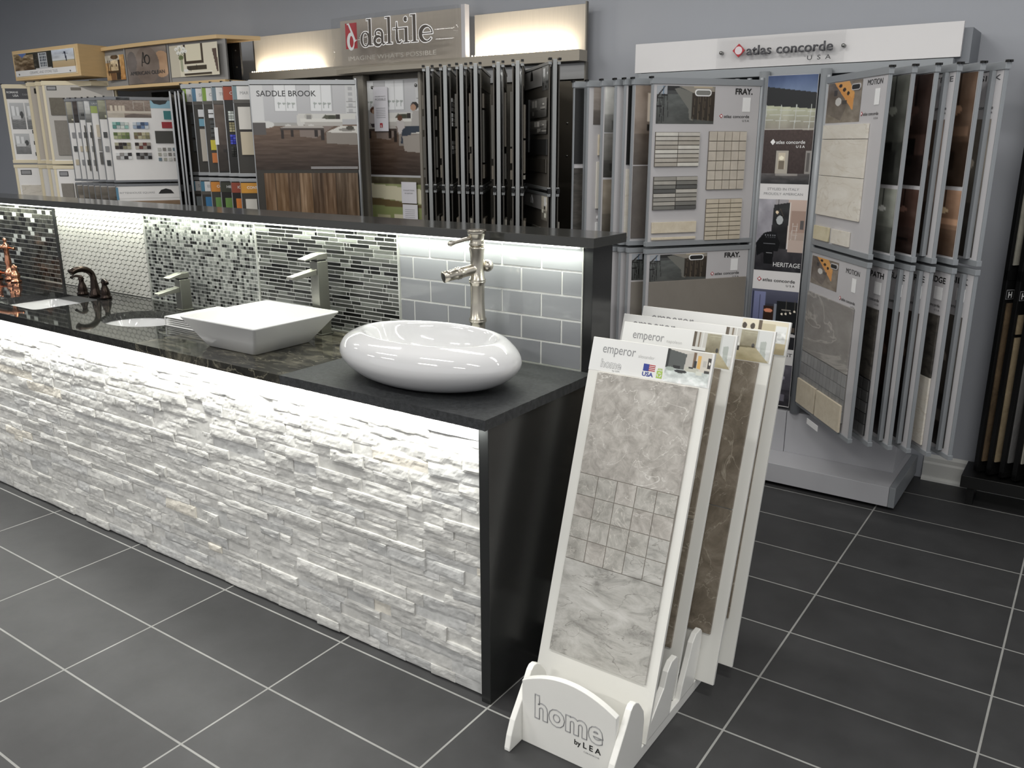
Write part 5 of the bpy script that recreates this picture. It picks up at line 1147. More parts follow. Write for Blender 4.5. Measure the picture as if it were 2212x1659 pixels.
# right-hand pages, nearly edge-on
fr = [(-1.728, 1.858), (-1.622, 1.868), (-1.508, 1.858), (-1.424, 1.866), (-1.288, 1.872), (-1.170, 1.868), (-0.980, 1.905)]
hr = [(-2.105, 2.40), (-1.985, 2.40), (-1.868, 2.40), (-1.755, 2.40), (-1.640, 2.40), (-1.512, 2.40), (-1.435, 2.34)]
EDGE = mat('board_edge', C(78, 74, 68), 0.5); SAMP = [mat('brown_edge_tile', C(112, 105, 94), 0.4), mat('grey_edge_tile', C(92, 90, 84), 0.4), mat('pale_edge_tile', C(156, 152, 142), 0.4)]
for k in range(7):
    (hx, hy), (fx, fy) = hr[k], fr[k]; L = math.hypot(fx - hx, fy - hy); a = math.atan2(fy - hy, fx - hx)
    mb = MB().box(L - 0.035, -0.0095, 0.62, L + 0.004, 0.0095, 2.000).lathe([(0.012, 0.62), (0.012, 2.0)], 0, 0, 12)
    for z in (1.990, 1.405, 1.375): mb.box(0, -0.030, z - 0.014, L - 0.006, -0.014, z).box(0, 0.014, z - 0.014, L - 0.006, 0.030, z)
    p = mb.build('display_page', mat('page_rail_metal', C(158, 160, 160), 0.35, metal=0.5), dal, (hx - do[0], hy - do[1], 0), (0, 0, a), bev=0.001)
    for sg in (-1, 1):
        for z0, z1 in ((1.402, 1.985), (0.64, 1.372)):
            q = 0.018 * sg
            MB().prism([(0.02, q), (L - 0.010, q * 1.15), (L - 0.010, q * 1.15 + sg * 0.006), (0.02, q + sg * 0.006)], z0, z1, 'z').build('board', MATS['charcoal_board'] if sg > 0 else EDGE, p)
        MB().box(L - 0.02, sg * 0.016, 1.996, L + 0.006, sg * 0.030, 2.006).box(L - 0.02, sg * 0.016, 1.378, L + 0.006, sg * 0.030, 1.400).build('end_cap', BLACKM, p)
        F = Face(p, (0, -0.0265, 0), 0) if sg < 0 else Face(p, (L, 0.0265, 0), PI)
        s0, s1 = (L - 0.20, L - 0.03) if sg < 0 else (0.03, 0.20)
        R = random.Random(k * 7 + sg)
        if k == 1 and sg > 0:
            for zc_ in (1.775, 1.700, 1.560): F.tiles('mosaic_sample', 0.03, zc_, 0.20, zc_ + 0.070, 5, 3, 0.006, 0.003, lambda i, j: C(*[R.choice((50, 90, 150, 200))] * 3), GLASS, 0.001)
        elif k == 6 and sg < 0:
            F.slab('header_card', 0.012, 1.888, L - 0.15, 1.972, 0.001, mat('silver_card', C(156, 154, 152), 0.4), 0.001); F.pic('printed_picture', L - 0.145, 1.865, L - 0.015, 1.975, pic_room(90, (130, 130, 128), 30, 30)); F.text('WINTER', 0.03, 1.915, TXT_D, h=0.013, out=0.0025)
            F.add('carry_handle', MB().prism([(0.23, 1.925), (0.29, 1.925), (0.285, 1.955), (0.26, 1.975), (0.235, 1.955)], -0.003, -0.002), TXT_K)
            F.slab('tile_sample', 0.05, 1.57, 0.22, 1.835, 0.010, STH[1], 0.001); F.pic('tile_sample', 0.25, 1.74, L - 0.02, 1.83, pic_room(91, (120, 118, 114), 40, 20), out=0.008); F.pic('tile_sample', 0.25, 1.66, L - 0.02, 1.725, pic_room(92, (110, 108, 104), 40, 20), out=0.008); F.slab('tile_sample', 0.03, 1.475, L - 0.03, 1.54, 0.008, mat('bronze_tile', C(86, 82, 76), 0.12, metal=0.6), 0.001); F.slab('tile_sample', 0.25, 1.56, L - 0.02, 1.635, 0.008, TXT_K, 0.001)
            F.slab('header_card', 0.012, 1.290, L - 0.15, 1.366, 0.001, MATS['silver_card'], 0.001); F.pic('printed_picture', L - 0.145, 1.24, L - 0.015, 1.366, pic_room(93, (190, 184, 170), 30, 30)); F.add('carry_handle', MB().prism([(0.24, 1.31), (0.30, 1.31), (0.295, 1.335), (0.27, 1.352), (0.245, 1.335)], -0.003, -0.002), TXT_W)
            for q in range(4): F.slab('tile_sample', 0.02 + q * 0.15, 1.08, 0.16 + q * 0.15, 1.20, 0.009, [BOARDK, BOARDB, SAMP[1], STH[3]][q], 0.001)
            F.slab('tab', L - 0.02, 1.15, L - 0.012, 1.19, 0.012, mat('orange_tile', C(206, 124, 66), 0.3), 0.004)
        else:
            zz_ = 1.86 if (k + sg) % 3 else 1.80
            while zz_ > 1.46:
                hh_ = R.choice((0.07, 0.16, 0.26)); z0 = max(zz_ - hh_, 1.44); F.slab('tile_sample', s0 + (0.02 if sg > 0 else -0.02), z0, s1, zz_, 0.010, R.choice(SAMP[:2] if k < 5 else SAMP), 0.001); zz_ = z0 - R.choice((0.01, 0.035))
            F.slab('tile_sample', s0, 1.02, s1, 1.235, 0.012, R.choice(SAMP), 0.001)
        if sg > 0: F.add('carry_handle', MB().prism([(0.11, 1.905), (0.145, 1.905), (0.142, 1.930), (0.128, 1.950), (0.114, 1.930)], -0.0025, -0.0015), TXT_K); F.slab('header_card', 0.012, 1.885, L - 0.02, 1.972, 0.001, mat('pewter_card', C(96, 92, 84), 0.45), 0.0002)

# ---- white-page rack with the curved maple header
ao = (-4.55, 2.35)
aor = tag(empty('tile_rack', (ao[0], ao[1], 0)), 'wing rack of white sample boards under a curved maple-edged picture header', 'display rack')
def ap(mb, name, m, bev=0, label=None):
    o = mb.build(name, m, aor, (-ao[0], -ao[1], 0), bev=bev)
    if label: o['label'] = label
    return o
def bow(x): q = (x + 4.53) / 0.74; return 2.215 - 0.030 * (1 - q * q)
def plank(x0, x1, z0, z1, back=2.42, out=0.03, n=12):
    pts = [(x0 + (x1 - x0) * k / n, bow(x0 + (x1 - x0) * k / n) - out) for k in range(n + 1)]
    return MB().prism(pts + [(x1 + 0.16 if z0 > 2.2 else x1, back), (x0, back)], z0, z1, 'z')
ap(plank(-5.262, -3.850, 2.300, 2.326), 'header_top', MAPLE, 0.002, 'maple top board'); ap(plank(-5.262, -3.815, 2.018, 2.040, out=0.02), 'header_base', MAPLE, 0.002, 'maple base board')
mb = MB()
for k in range(12):
    x0, x1 = -5.262 + k * 0.1217, -5.262 + (k + 1) * 0.1217; mb.add([(x0, bow(x0), 2.040), (x1, bow(x1), 2.040), (x1, bow(x1), 2.300), (x0, bow(x0), 2.300), (x0, bow(x0) + .01, 2.040), (x1, bow(x1) + .01, 2.040), (x1, bow(x1) + .01, 2.300), (x0, bow(x0) + .01, 2.300)], [(0, 1, 2, 3), (5, 4, 7, 6), (4, 5, 1, 0), (3, 2, 6, 7)])
fas = ap(mb, 'fascia', mat('grey_fascia', C(150, 148, 146), 0.45))
F = Face(fas, (0, 2.186, 0))
F.pic('printed_picture', -5.215, 2.085, -4.965, 2.262, pic_patio(), out=0.004); F.pic('name_panel', -4.930, 2.045, -4.425, 2.296, pic_logo_board(), out=0.006); F.pic('printed_picture', -4.392, 2.072, -3.850, 2.282, pic_vase(), out=0.004, label='picture of flowers and a framed mirror')
F.text('AMERICAN OLEAN', -4.680, 2.108, TXT_D, width=0.43, h=0.026, out=0.010, align='c')
mb = MB(); ribbon(mb, [(-4.735, 2.165), (-4.728, 2.20), (-4.706, 2.262)], .003, 0); ribbon(mb, [(-4.706, 2.262), (-4.700, 2.19), (-4.725, 2.195)], .003, 0); ribbon(mb, arc(-4.665, 2.210, 0.030, 0.030, 60, 420, 24), .0035, 0); F.add('script_mark', MB().add([(x, -0.010, z) for x, _, z in mb.v], mb.f), TXT_K)
for x in (-4.948, -4.408): F.slab('divider', x - 0.008, 2.040, x + 0.008, 2.300, 0.006, MATS['grey_fascia'], 0.0)
ap(MB().box(-4.120, 2.43, 0, -4.020, 2.51, 2.32), 'side_post', BLACKM, 0.002); pr_ = ap(MB().box(-4.015, 2.43, 0, -3.930, 2.445, 2.32), 'side_post', mat('dark_slate_metal', C(62, 65, 70), 0.4, metal=0.4), 0.001)
for z in (2.14, 2.25): MB().ball((-3.975, 2.428, z), 0.006, 8).build('screw', STEEL, pr_)
ap(MB().box(-5.30, 2.60, 0, -4.02, 2.62, 2.02), 'back_panel', BLACKM)
fx_ = [-4.790, -4.900, -5.000, -5.080, -5.165, -5.240, -5.330]
for k in range(7):
    f = (fx_[k], 1.885); h = (fx_[k] + 0.275, 2.305)
    p, F, L = page(aor, ao, h, f, 0.60, 1.335, 1.945, 'P', 0.022, mat('mid_grey_metal', C(132, 134, 138), 0.4, metal=0.3), WHITEB, cap=0.022)
    if k == 0:
        F.pic('printed_picture', 0.0, 1.800, 0.300, 1.922, pic_kitchen(), label='taupe kitchen picture'); F.slab('colour_band', 0.300, 1.868, L - 0.012, 1.922, 0.0006, mat('sky_blue_card', C(150, 192, 210), 0.4), 0.001)
        F.add('carry_handle', MB().prism([(0.31, 1.922), (0.42, 1.922), (0.405, 1.900), (0.365, 1.892), (0.325, 1.900)], -0.003, -0.0018), TXT_K)
        F.slab('tile_sample', 0.385, 1.790, L - 0.012, 1.850, 0.006, mat('teal_tile', C(58, 128, 130), 0.15), 0.001); F.slab('tile_sample', 0.365, 1.728, L - 0.012, 1.772, 0.006, mat('red_tile', C(158, 28, 36), 0.15), 0.001); F.slab('tile_sample', 0.312, 1.620, L - 0.010, 1.708, 0.006, mat('olive_black_tile', C(64, 62, 56), 0.12), 0.001)
        PAL = [[(96, 150, 144), (150, 192, 184), (210, 218, 212), (190, 200, 198)], [(70, 88, 118), (160, 176, 196), (210, 216, 222), (110, 134, 170)], [(112, 126, 78), (150, 160, 112), (176, 180, 140), (96, 112, 66)], [(128, 124, 92), (166, 160, 124), (192, 186, 156), (116, 100, 76)], [(60, 50, 44), (170, 166, 142), (140, 136, 108), (44, 38, 36)], [(110, 60, 52), (190, 182, 170), (50, 38, 34), (160, 150, 138)], [(60, 56, 58), (196, 196, 196), (150, 146, 144), (220, 220, 220)], [(30, 28, 30), (150, 150, 152), (66, 60, 58), (130, 128, 128)]]
        for q in range(8):
            s0 = 0.030 + (q % 2) * 0.136; z0 = 1.722 - (q // 2) * 0.072; pl_ = PAL[q]
            F.tiles('mosaic_sample', s0, z0, s0 + 0.108, z0 + 0.048, 4, 2, 0.006, 0.0012, lambda i, j: C(*pl_[(i * 3 + j * 5 + q) % 4]), GLASS, 0.001)
        for q in range(12): F.slab('tile_sample', 0.318 + (q % 4) * 0.035, 1.565 - (q // 4) * 0.036, 0.340 + (q % 4) * 0.035, 1.588 - (q // 4) * 0.036, 0.005, mat('chip_%d' % (q % 5), C(*[(196, 196, 190), (130, 126, 120), (150, 150, 146), (110, 128, 138), (170, 168, 156)][q % 5]), 0.2), 0.001)
        F.slab('header_card', 0.0, 1.225, L - 0.012, 1.305, 0.001, WHITEB, 0.001); F.text('RITTENHOUSE SQUARE', 0.025, 1.258, TXT_G, width=0.24, h=0.014, out=0.0025)
        F.add('carry_handle', MB().prism([(0.290, 1.255), (0.400, 1.255), (0.380, 1.282), (0.345, 1.292), (0.310, 1.282)], -0.003, -0.0018), TXT_K); F.slab('colour_band', 0.0, 1.215, 0.016, 1.305, 0.0008, mat('blue_edge_card', C(96, 142, 170), 0.4), 0.0022); F.pic('printed_picture', 0.0, 0.90, L - 0.012, 1.205, pic_room(101, (120, 100, 80), 50, 40))
        F.slab('label_holder', 0.075, 1.922, 0.165, 1.940, 0.002, TXT_K, 0.003)
    else:
        tn = [(0, 0, 0), (150, 150, 130), (110, 116, 118), (200, 200, 196), (150, 150, 148), (60, 50, 46), (160, 156, 140)][k]
        if k == 2:
            F.slab('colour_band', 0.0, 1.885, 0.4, 1.922, 0.0008, mat('slate_card', C(128, 134, 138), 0.4), 0.001); F.text('LAUREL', 0.018, 1.896, TXT_W, h=0.012, out=0.0025); F.slab('colour_band', 0.0, 1.835, 0.4, 1.884, 0.0008, mat('lime_card', C(168, 184, 106), 0.4), 0.001)
            for q, mm in enumerate((STH[4], STH[1], STH[1])): F.slab('tile_sample', 0.028, 1.665 - q * 0.098, 0.13, 1.752 - q * 0.098, 0.006, STN[3] if q == 0 else STN[1] if q == 1 else stone('grey_basalt', C(96, 94, 92), C(120, 118, 114), scale=20), 0.001)
        else:
            F.pic('printed_picture', 0.0, 1.79 if k in (1, 4) else 1.77, 0.3, 1.922, pic_room(110 + k, tn, 44, 30))
            R = random.Random(k)
            for q in range(3): F.slab('tile_sample', 0.020, 1.66 - q * 0.10, 0.045, 1.70 - q * 0.10, 0.004, R.choice([STH[1], STH[4], TXT_G]), 0.001)
            if k in (3, 4): F.slab('tile_sample', 0.03, 1.42, 0.037, 1.75, 0.008, SAMP[1], 0.001)
        F.pic('printed_picture', 0.0, 1.16, 0.3, 1.305, pic_room(130 + k, (110, 104, 96), 36, 20)); F.slab('clear_clip', 0.004, 1.155, 0.09, 1.20, 0.003, mat('grey_clip', C(176, 178, 178), 0.3), 0.004)
for (fx, hx) in ((-3.998, -4.38), (-3.905, -4.30)):
    f = (fx, 1.90); h = (hx, 2.20); L = math.hypot(f[0] - h[0], f[1] - h[1]); a = math.atan2(f[1] - h[1], f[0] - h[0])
    p = MB().box(L - 0.02, -0.022, 0.62, L, -0.010, 1.955).box(L - 0.02, 0.010, 0.62, L, 0.022, 1.955).lathe([(0.010, 0.62), (0.010, 1.95)], 0, 0, 10).build('display_page', SILVER, aor, (h[0] - ao[0], h[1] - ao[1], 0), (0, 0, a), bev=0.001)
    MB().box(0.01, -0.022, 0.64, L - 0.02, -0.012, 1.945).build('board', WHITEB, p); MB().box(0.01, 0.012, 0.64, L - 0.02, 0.022, 1.945).build('board', EDGE, p); MB().box(L - 0.030, -0.009, 1.30, L + 0.004, 0.009, 1.345).box(L - 0.030, -0.012, 1.945, L + 0.006, 0.012, 1.962).build('end_cap', BLACKM, p)

# ---- maple rack at the far left
co = (-5.80, 2.30)
cer = tag(empty('tile_rack', (co[0], co[1], 0)), 'light maple wing rack with boxed picture header, leftmost rack along the wall', 'display rack')
def cp(mb, name, m, bev=0, label=None):
    o = mb.build(name, m, cer, (-co[0], -co[1], 0), bev=bev)
    if label: o['label'] = label
    return o
hb_ = cp(MB().box(-6.250, 2.005, 2.113, -5.265, 2.24, 2.340), 'header_box', MAPLE, 0.0015, 'maple header box')
F = Face(hb_, (0, 2.005, 0)); F.slab('inset_frame', -6.232, 2.132, -5.300, 2.318, 0.002, mat('maple_light', C(232, 208, 166), 0.4), 0.0)
F.pic('printed_picture', -6.222, 2.186, -5.318, 2.313, pic_stones(), out=0.006, label='three pictures of rock, doors and a figure under the sky'); F.slab('title_strip', -6.222, 2.142, -5.318, 2.186, 0.003, WHITEB, 0.003); F.text('CERAMIC AND STONE TILES', -5.79, 2.155, TXT_G, width=0.42, h=0.020, out=0.0065, align='c')
for x, z in ((-6.165, 2.158), (-5.395, 2.155)): F.add('screw', MB().lathe([(0.006, 0), (0.006, 0.004)], n=12, m=Matrix.Translation((x, -0.006, z)) @ Matrix.Rotation(PI / 2, 4, 'X')), STEEL)
cp(MB().box(-6.10, 2.10, 2.05, -5.31, 2.40, 2.075), 'arm', CREAM, 0.001); cp(MB().box(-5.665, 2.29, 0, -5.610, 2.33, 2.113), 'post', CREAM, 0.002)
for k, (f, h, sd) in enumerate((((-5.735, 1.95), (-5.28, 2.28), 'P'), ((-5.850, 1.95), (-5.63, 2.40), 'P'), ((-5.985, 1.95), (-5.80, 2.42), 'P'), ((-6.390, 1.96), (-5.95, 2.36), 'P'))):
    p, F, L = page(cer, co, h, f, 0.70, 1.455, 2.090, sd, 0.040, CREAM, WHITEB, cap=0.032, lip=0.020)
    if k == 0:
        F.slab('face_board', 0.018, 1.495, L - 0.02, 2.055, 0.001, mat('pale_grey_face', C(196, 192, 186), 0.45), 0.0); F.slab('name_card', 0.035, 2.020, 0.110, 2.052, 0.001, TXT_K, 0.0015); F.slab('name_card', 0.040, 2.025, 0.105, 2.047, 0.001, TXT_G, 0.0025)
        F.slab('carry_handle', 0.22, 2.020, 0.30, 2.042, 0.001, mat('taupe_hole', C(112, 106, 96), 0.5), 0.0015)
        F.slab('tile_sample', 0.045, 1.835, 0.165, 1.965, 0.008, stone('brown_felt_tile', C(98, 92, 80), C(114, 108, 94), scale=40), 0.001); F.slab('tile_sample', 0.180, 1.835, 0.32, 1.965, 0.008, stone('slate_blue_tile', C(80, 83, 86), C(92, 95, 98), scale=40), 0.001); F.slab('tile_sample', 0.060, 1.530, 0.38, 1.795, 0.008, stone('smoke_beige_tile', C(130, 124, 116), C(140, 135, 127), scale=40), 0.001)
        F.slab('name_card', 0.040, 1.365, 0.110, 1.405, 0.001, TXT_K, 0.001); F.slab('name_card', 0.045, 1.370, 0.105, 1.400, 0.001, TXT_G, 0.002); F.slab('tile_sample', 0.045, 1.10, 0.14, 1.31, 0.008, MATS['smoke_beige_tile'], 0.001); F.slab('tile_sample', 0.155, 1.10, 0.25, 1.31, 0.008, MATS['brown_felt_tile'], 0.001)
    elif k == 3:
        F.slab('header_card', 0.02, 1.975, 0.35, 2.056, 0.001, mat('graphite_card', C(70, 70, 74), 0.4), 0.001); F.text('ROMANE', 0.030, 2.020, TXT_W, h=0.016, out=0.0025, weight=0.01); F.text('USA', 0.075, 1.993, TXT_W, h=0.018, out=0.0025, weight=0.01); F.text('FARO', 0.150, 2.002, TXT_G, h=0.016, out=0.0025)
        F.pic('printed_picture', 0.035, 1.735, 0.145, 1.945, pic_bw(3)); F.pic('printed_picture', 0.155, 1.735, 0.30, 1.945, pic_bw(4)); F.pic('printed_picture', 0.035, 1.535, 0.155, 1.700, pic_bw(5))
        for q in range(3): F.slab('tab', 0.185, 1.70 - q * 0.09, 0.195, 1.73 - q * 0.09, 0.002, TXT_K, 0.001)
        F.slab('name_card', 0.045, 1.365, 0.130, 1.405, 0.001, TXT_K, 0.001); F.slab('name_card', 0.050, 1.370, 0.125, 1.400, 0.001, TXT_G, 0.002); F.slab('tile_sample', 0.035, 0.98, 0.30, 1.28, 0.006, stone('cream_limestone', C(204, 196, 182), C(220, 214, 204), vein=C(176, 168, 156), scale=6, vscale=4, vw=0.02, stretch=(1, 1, 4)), 0.001)
    else:
        F.slab('face_board', 0.018, 1.495, L - 0.02, 2.055, 0.001, mat('linen_face', C(206, 198, 188), 0.45), 0.0); F.slab('tile_sample', 0.06, 1.88, 0.13, 1.98, 0.006, STH[1], 0.001); F.slab('name_card', 0.045, 2.005, 0.10, 2.045, 0.001, TXT_K, 0.001); F.slab('tile_sample', 0.07, 1.21, 0.10, 1.33, 0.006, mat('espresso_tile', C(58, 46, 38), 0.3), 0.001)

# ---- black rack at the right edge
bo = (1.45, 2.52)
bk = tag(empty('sample_rack', (bo[0], bo[1], 0)), 'black sample rack with narrow stone strips at the right edge of the photo', 'display rack')
def bp(mb, name, m, bev=0):
    return mb.build(name, m, bk, (-bo[0], -bo[1], 0), bev=bev)
bp(MB().box(0.918, 2.42, 0.092, 2.00, 2.64, 0.150), 'base', BLACKM, 0.002)
for x in (0.96, 1.94): bp(MB().box(x - 0.015, 2.46, 0, x + 0.015, 2.60, 0.092), 'foot', BLACKM)
bp(MB().box(0.955, 2.60, 0.15, 1.98, 2.64, 1.95), 'back_panel', BLACKM); bp(MB().box(0.945, 2.44, 1.90, 1.98, 2.64, 1.95), 'top_rail', BLACKM, 0.002)
bst = [stone('rust_slate', C(92, 78, 62), C(132, 112, 88), scale=14), stone('ochre_travertine', C(150, 134, 108), C(182, 164, 134), scale=16), stone('silver_slate', C(98, 98, 98), C(134, 132, 130), scale=14, stretch=(1, 1, .4)), stone('buff_limestone', C(160, 158, 146), C(188, 184, 170), scale=10), stone('grey_strip_stone', C(110, 108, 102), C(146, 142, 134), scale=12)]
for k in range(7):
    x = 0.965 + k * 0.052; hx, hy = x + 0.10, 2.59; fx, fy = x, 2.47 - 0.012 * k
    L = math.hypot(fx - hx, fy - hy); a = math.atan2(fy - hy, fx - hx)
    p = MB().box(0, -0.011, 0.165, L, 0.011, 0.190).box(0, -0.011, 1.86, L, 0.011, 1.885).box(0, -0.011, 1.045, L, 0.011, 1.090).box(L - 0.008, -0.011, 0.165, L, 0.011, 1.885).build('display_page', BLACKM, bk, (hx - bo[0], hy - bo[1], 0), (0, 0, a), bev=0.001)
    MB().box(0.0, -0.008, 0.190, L - 0.008, 0.008, 1.86).build('board', BLACKM, p)
    F = Face(p, (L, 0.008, 0), PI)
    zt_ = 0.945 if k != 1 else 0.90
    F.slab('tile_sample', 0.018, 0.215 + 0.01 * k, 0.075, 0.800 if k in (1, 2) else zt_, 0.006, bst[k % 5] if k < 6 else MATS['ivory_tile'], 0.001)
    if k in (1, 2): F.slab('tile_sample', 0.018, 0.815, 0.075, zt_ - (0 if k == 1 else 0.0), 0.006, bst[1 if k == 1 else 4], 0.001)
    F.slab('tile_sample', 0.018, 1.11, 0.075, 1.84, 0.006, bst[(k + 3) % 5], 0.001)
    F.slab('name_card', 0.008, 0.962, 0.050, 1.004, 0.001, TXT_G, 0.001); F.slab('name_card', 0.011, 0.965, 0.047, 1.001, 0.001, TXT_K, 0.002); F.text('H', 0.018, 0.970, TXT_W, h=0.026, width=0.020, weight=0.03, out=0.004)

# ------------------------------------------------------------------ stand of sample boards in front
STW = mat('white_lacquer', C(242, 241, 236), 0.28, spec=0.5)
stand = tag(empty('sample_stand', (0.31, 0.2, 0)), 'low white slotted floor stand with arched front holding the tile boards', 'display stand')
TL = math.atan2(0.325, 1.032); SLOT = (0.080, 0.300, 0.434, 0.555)
def rail(x0, x1):
    mb = MB(); tt = math.tan(TL)
    front = [(-0.117, 0), (-0.117, 0.010), (-0.108, 0.045), (-0.090, 0.085), (-0.060, 0.125), (-0.030, 0.165), (-0.008, 0.198), (0.004, 0.207), (0.020, 0.206), (0.036, 0.196), (0.052, 0.176), (0.070, 0.150), (0.076, 0.120)]
    front += [(SLOT[0] - 0.012 + (0.04 - 0.04) * tt, 0.036), (0.62, 0.036), (0.62, 0)]
    mb.prism(front, x0, x1, 'x')
    for a_, b_, zt_ in ((SLOT[0] + 0.016, SLOT[1] - 0.050, 0.205), (SLOT[1] + 0.016, SLOT[2] - 0.010, 0.205), (SLOT[2] + 0.016, SLOT[3] - 0.010, 0.150)):
        lean = lambda y, z: (y + (z - 0.04) * tt, z)
        w_ = min(b_ - a_, 0.085); a2 = b_ - w_
        pts = [lean(a_, 0.03), lean(b_, 0.03), lean(b_, zt_ - 0.05), lean(b_ - w_ * .12, zt_ - 0.012), lean(b_ - w_ * .3, zt_), lean(a2 + w_ * .3, zt_), lean(a2 + w_ * .08, zt_ - 0.020), lean(a2, zt_ - 0.06), lean(a_ + 0.004, 0.075)]
        mb.prism(pts, x0, x1, 'x')
    return mb
for x0, x1 in ((0.145, 0.163), (0.455, 0.473)):
    rail(x0, x1).build('side_rail', STW, stand, (-0.31, -0.2, 0), bev=0.0025)
arch = [(0.163, 0.0), (0.455, 0.0), (0.455, 0.196)] + [(0.455 - 0.292 * k / 16, 0.196 + 0.044 * (1 - (k / 8 - 1) ** 2)) for k in range(1, 16)] + [(0.163, 0.196)]
fr_ = MB().prism(arch, -0.056, -0.038, 'y').build('front_panel', STW, stand, (-0.31, -0.2, 0), bev=0.002)
F = Face(fr_, (0, -0.056, 0)); F.text('home', 0.205, 0.098, TXT_G, width=0.215, h=0.072, outline=True, out=0.0002, weight=0.035, space=1.04, label='engraved outline lettering'); F.text('by', 0.333, 0.066, TXT_K, h=0.016, width=0.020, weight=0.02, out=0.0008); F.text('L E A', 0.360, 0.066, TXT_K, h=0.018, width=0.054, weight=0.02, out=0.0008); F.text('CERAMICHE', 0.362, 0.052, TXT_G, h=0.005, width=0.048, out=0.0008)
MB().box(0.163, 0.02, 0.004, 0.455, 0.04, 0.034).box(0.163, 0.50, 0.004, 0.455, 0.52, 0.034).build('cross_bar', STW, stand, (-0.31, -0.2, 0))
EMP = [stone('emperador_light', C(152, 147, 140), C(206, 202, 195), vein=C(228, 225, 219), scale=26, vscale=9, vw=0.007, c3=C(180, 175, 168), rough=0.32, seed=1.3),
       stone('emperador_pale', C(142, 140, 135), C(208, 206, 201), vein=C(128, 125, 119), scale=9, vscale=4.6, vw=0.007, c3=C(186, 184, 178), rough=0.32, stretch=(1, 1, 2.4), seed=2.9),
       stone('emperador_brown', C(104, 95, 83), C(152, 142, 128), vein=C(176, 167, 152), scale=13, vscale=7, vw=0.009, c3=C(128, 118, 104), rough=0.32, seed=4.1)]
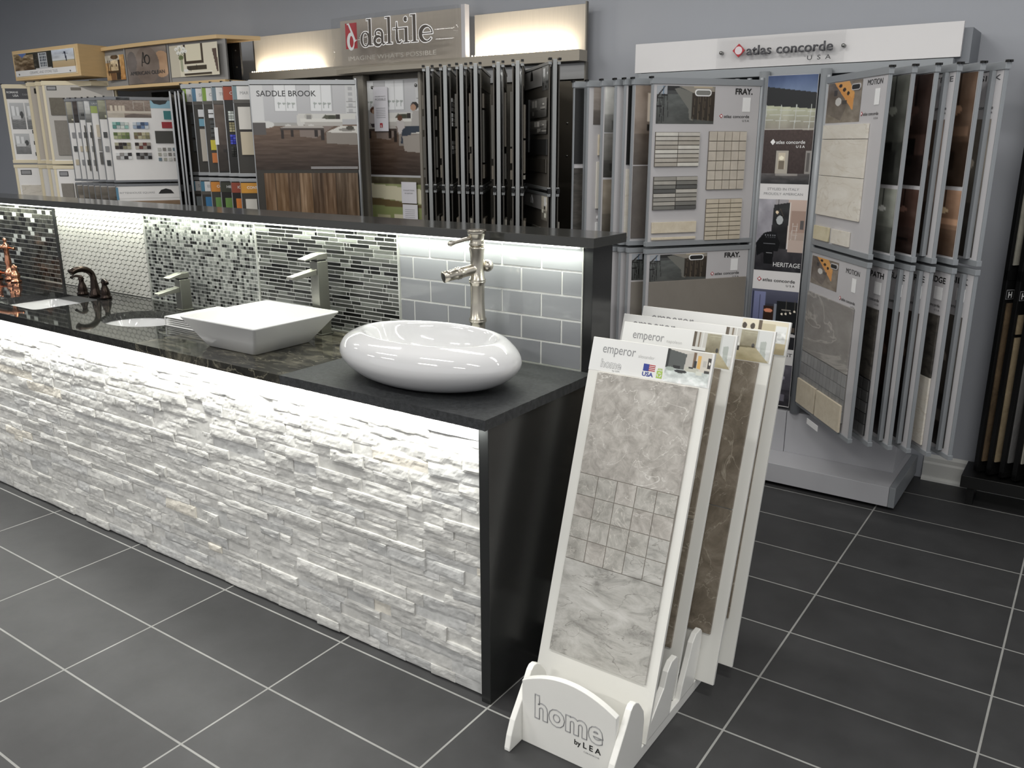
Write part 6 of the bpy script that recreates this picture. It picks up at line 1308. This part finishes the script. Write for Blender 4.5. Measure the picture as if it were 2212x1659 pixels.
def board(x0, yb, wd, tw, L, tilt, label, head, pic, picx, mts, mosaic, grp='sample boards in the white stand'):
    b = MB().box(0, 0, 0, wd, 0.012, L).build('sample_board', mat('board_white', C(240, 239, 233), 0.35), None, (x0, yb, 0.038), (-tilt, 0, 0), bev=0.0008)
    tag(b, label, 'sample board', grp)
    F = Face(b)
    F.slab('header_card', 0.0, 0.985, wd, L - 0.001, 0.0012, mat('header_white', C(238, 238, 236), 0.3), 0.0)
    F.pic('printed_picture', picx, 0.9865, wd - 0.006, L - 0.003, pic, out=0.0020)
    F.text(head[0], 0.037, 1.040, TXT_G, width=0.105 if wd < .4 else 0.150, h=0.028 if wd < .4 else 0.036, out=0.0018)
    if head[1]: F.text(head[1], 0.152 if wd < .4 else 0.21, 1.040, mat('pale_lettering', C(196, 196, 194), 0.4), width=0.050, h=0.010, out=0.0018)
    if wd < 0.375 and mosaic:
        F.text('home', 0.038, 0.998, TXT_G, width=0.066, h=0.024, outline=True, out=0.0014, weight=0.02); F.text('by LEA', 0.078, 0.989, TXT_G, width=0.024, h=0.005, out=0.0018)
        for q in range(4): F.add('flag_stripe', MB().box(0.190, -0.0022, 1.0075 + q * 0.0050, 0.209, -0.0018, 1.0100 + q * 0.0050), RED)
        F.slab('flag_field', 0.173, 1.006, 0.190, 1.026, 0.0008, mat('flag_blue', C(44, 62, 148), 0.4), 0.0014); F.text('USA', 0.172, 0.9915, mat('flag_blue', C(44, 62, 148), 0.4), width=0.034, h=0.012, weight=0.03, out=0.0018)
        F.slab('recycled_badge', 0.2155, 0.991, 0.2325, 1.012, 0.0006, mat('leaf_green', C(172, 200, 96), 0.4), 0.0014); F.text('40%', 0.2160, 1.0135, mat('leaf_green', C(172, 200, 96), 0.4), width=0.016, h=0.006, weight=0.02, out=0.0018)
        ring = MB()
        for q in range(3):
            ribbon(ring, [(0.224 + 0.0055 * math.cos(math.radians(a_)), 1.0008 + 0.0055 * math.sin(math.radians(a_))) for a_ in range(q * 120 + 40, q * 120 + 135, 15)], 0.0011, -0.0026)
        F.add('recycled_mark', ring, TXT_W)
    t = 0.009
    if mosaic:
        F.slab('tile_sample', 0.036, 0.6845, 0.036 + tw, 0.982, t, mts[0], 0.0, bev=0.001, label='veined grey-taupe tile'); F.slab('tile_sample', 0.036, 0.158, 0.036 + tw, 0.4315, t, mts[1], 0.0, bev=0.001, label='pale grey clouded tile')
        R = random.Random(4); mb = MB()
        mo = stone('mosaic_stone', C(146, 143, 136), C(200, 197, 190), vein=C(212, 208, 200), scale=22, vscale=12, vw=0.010, c3=C(176, 173, 166), rough=0.34, seed=7.7)
        nz_, nx_ = 4, 5
        F.slab('mosaic_backing', 0.036, 0.432, 0.036 + tw, 0.684, t - 0.0015, mat('taupe_grout', C(148, 142, 134), 0.7), 0.0)
        dx, dz = tw / nx_, 0.2515 / nz_
        for j in range(nz_):
            for i in range(nx_):
                F.slab('mosaic_piece', 0.036 + i * dx + 0.001, 0.4325 + j * dz + 0.001, 0.036 + (i + 1) * dx - 0.001, 0.4325 + (j + 1) * dz - 0.001, 0.002, [mo, mts[0], mts[1]][R.choice((0, 0, 1, 2))], t - 0.0015, bev=0.0005)
    else:
        F.slab('tile_sample', 0.036, 0.535, 0.036 + tw, 0.984, t, mts[0], 0.0, bev=0.001); F.slab('tile_sample', 0.036, 0.148, 0.036 + tw, 0.532, t, mts[1], 0.0, bev=0.001)
    return b
board(0.105, 0.080, 0.373, 0.308, 1.082, TL, 'narrow white board with pale grey stone tiles and mosaic, front of the stand', ('emperor', 'alexander'), pic_emperor_dark(), 0.238, (EMP[0], EMP[1]), True)
b2 = board(0.090, 0.300, 0.368, 0.300, 1.088, TL, 'narrow white board with a brown stone tile, second in the stand', ('emperor', 'napoleon'), pic_emperor_bath(), 0.236, (EMP[2], EMP[2]), False)
board(0.020, 0.434, 0.508, 0.438, 1.084, TL, 'wide white board with brown stone tiles, third in the stand', ('emperor', ''), pic_emperor_bath(), 0.355, (EMP[2], EMP[2]), False)
board(0.040, 0.555, 0.501, 0.430, 1.090, math.atan2(0.305, 1.046), 'wide white board at the back of the stand, behind the other three', ('emperor', ''), pic_emperor_hall(), 0.350, (EMP[2], EMP[2]), False)
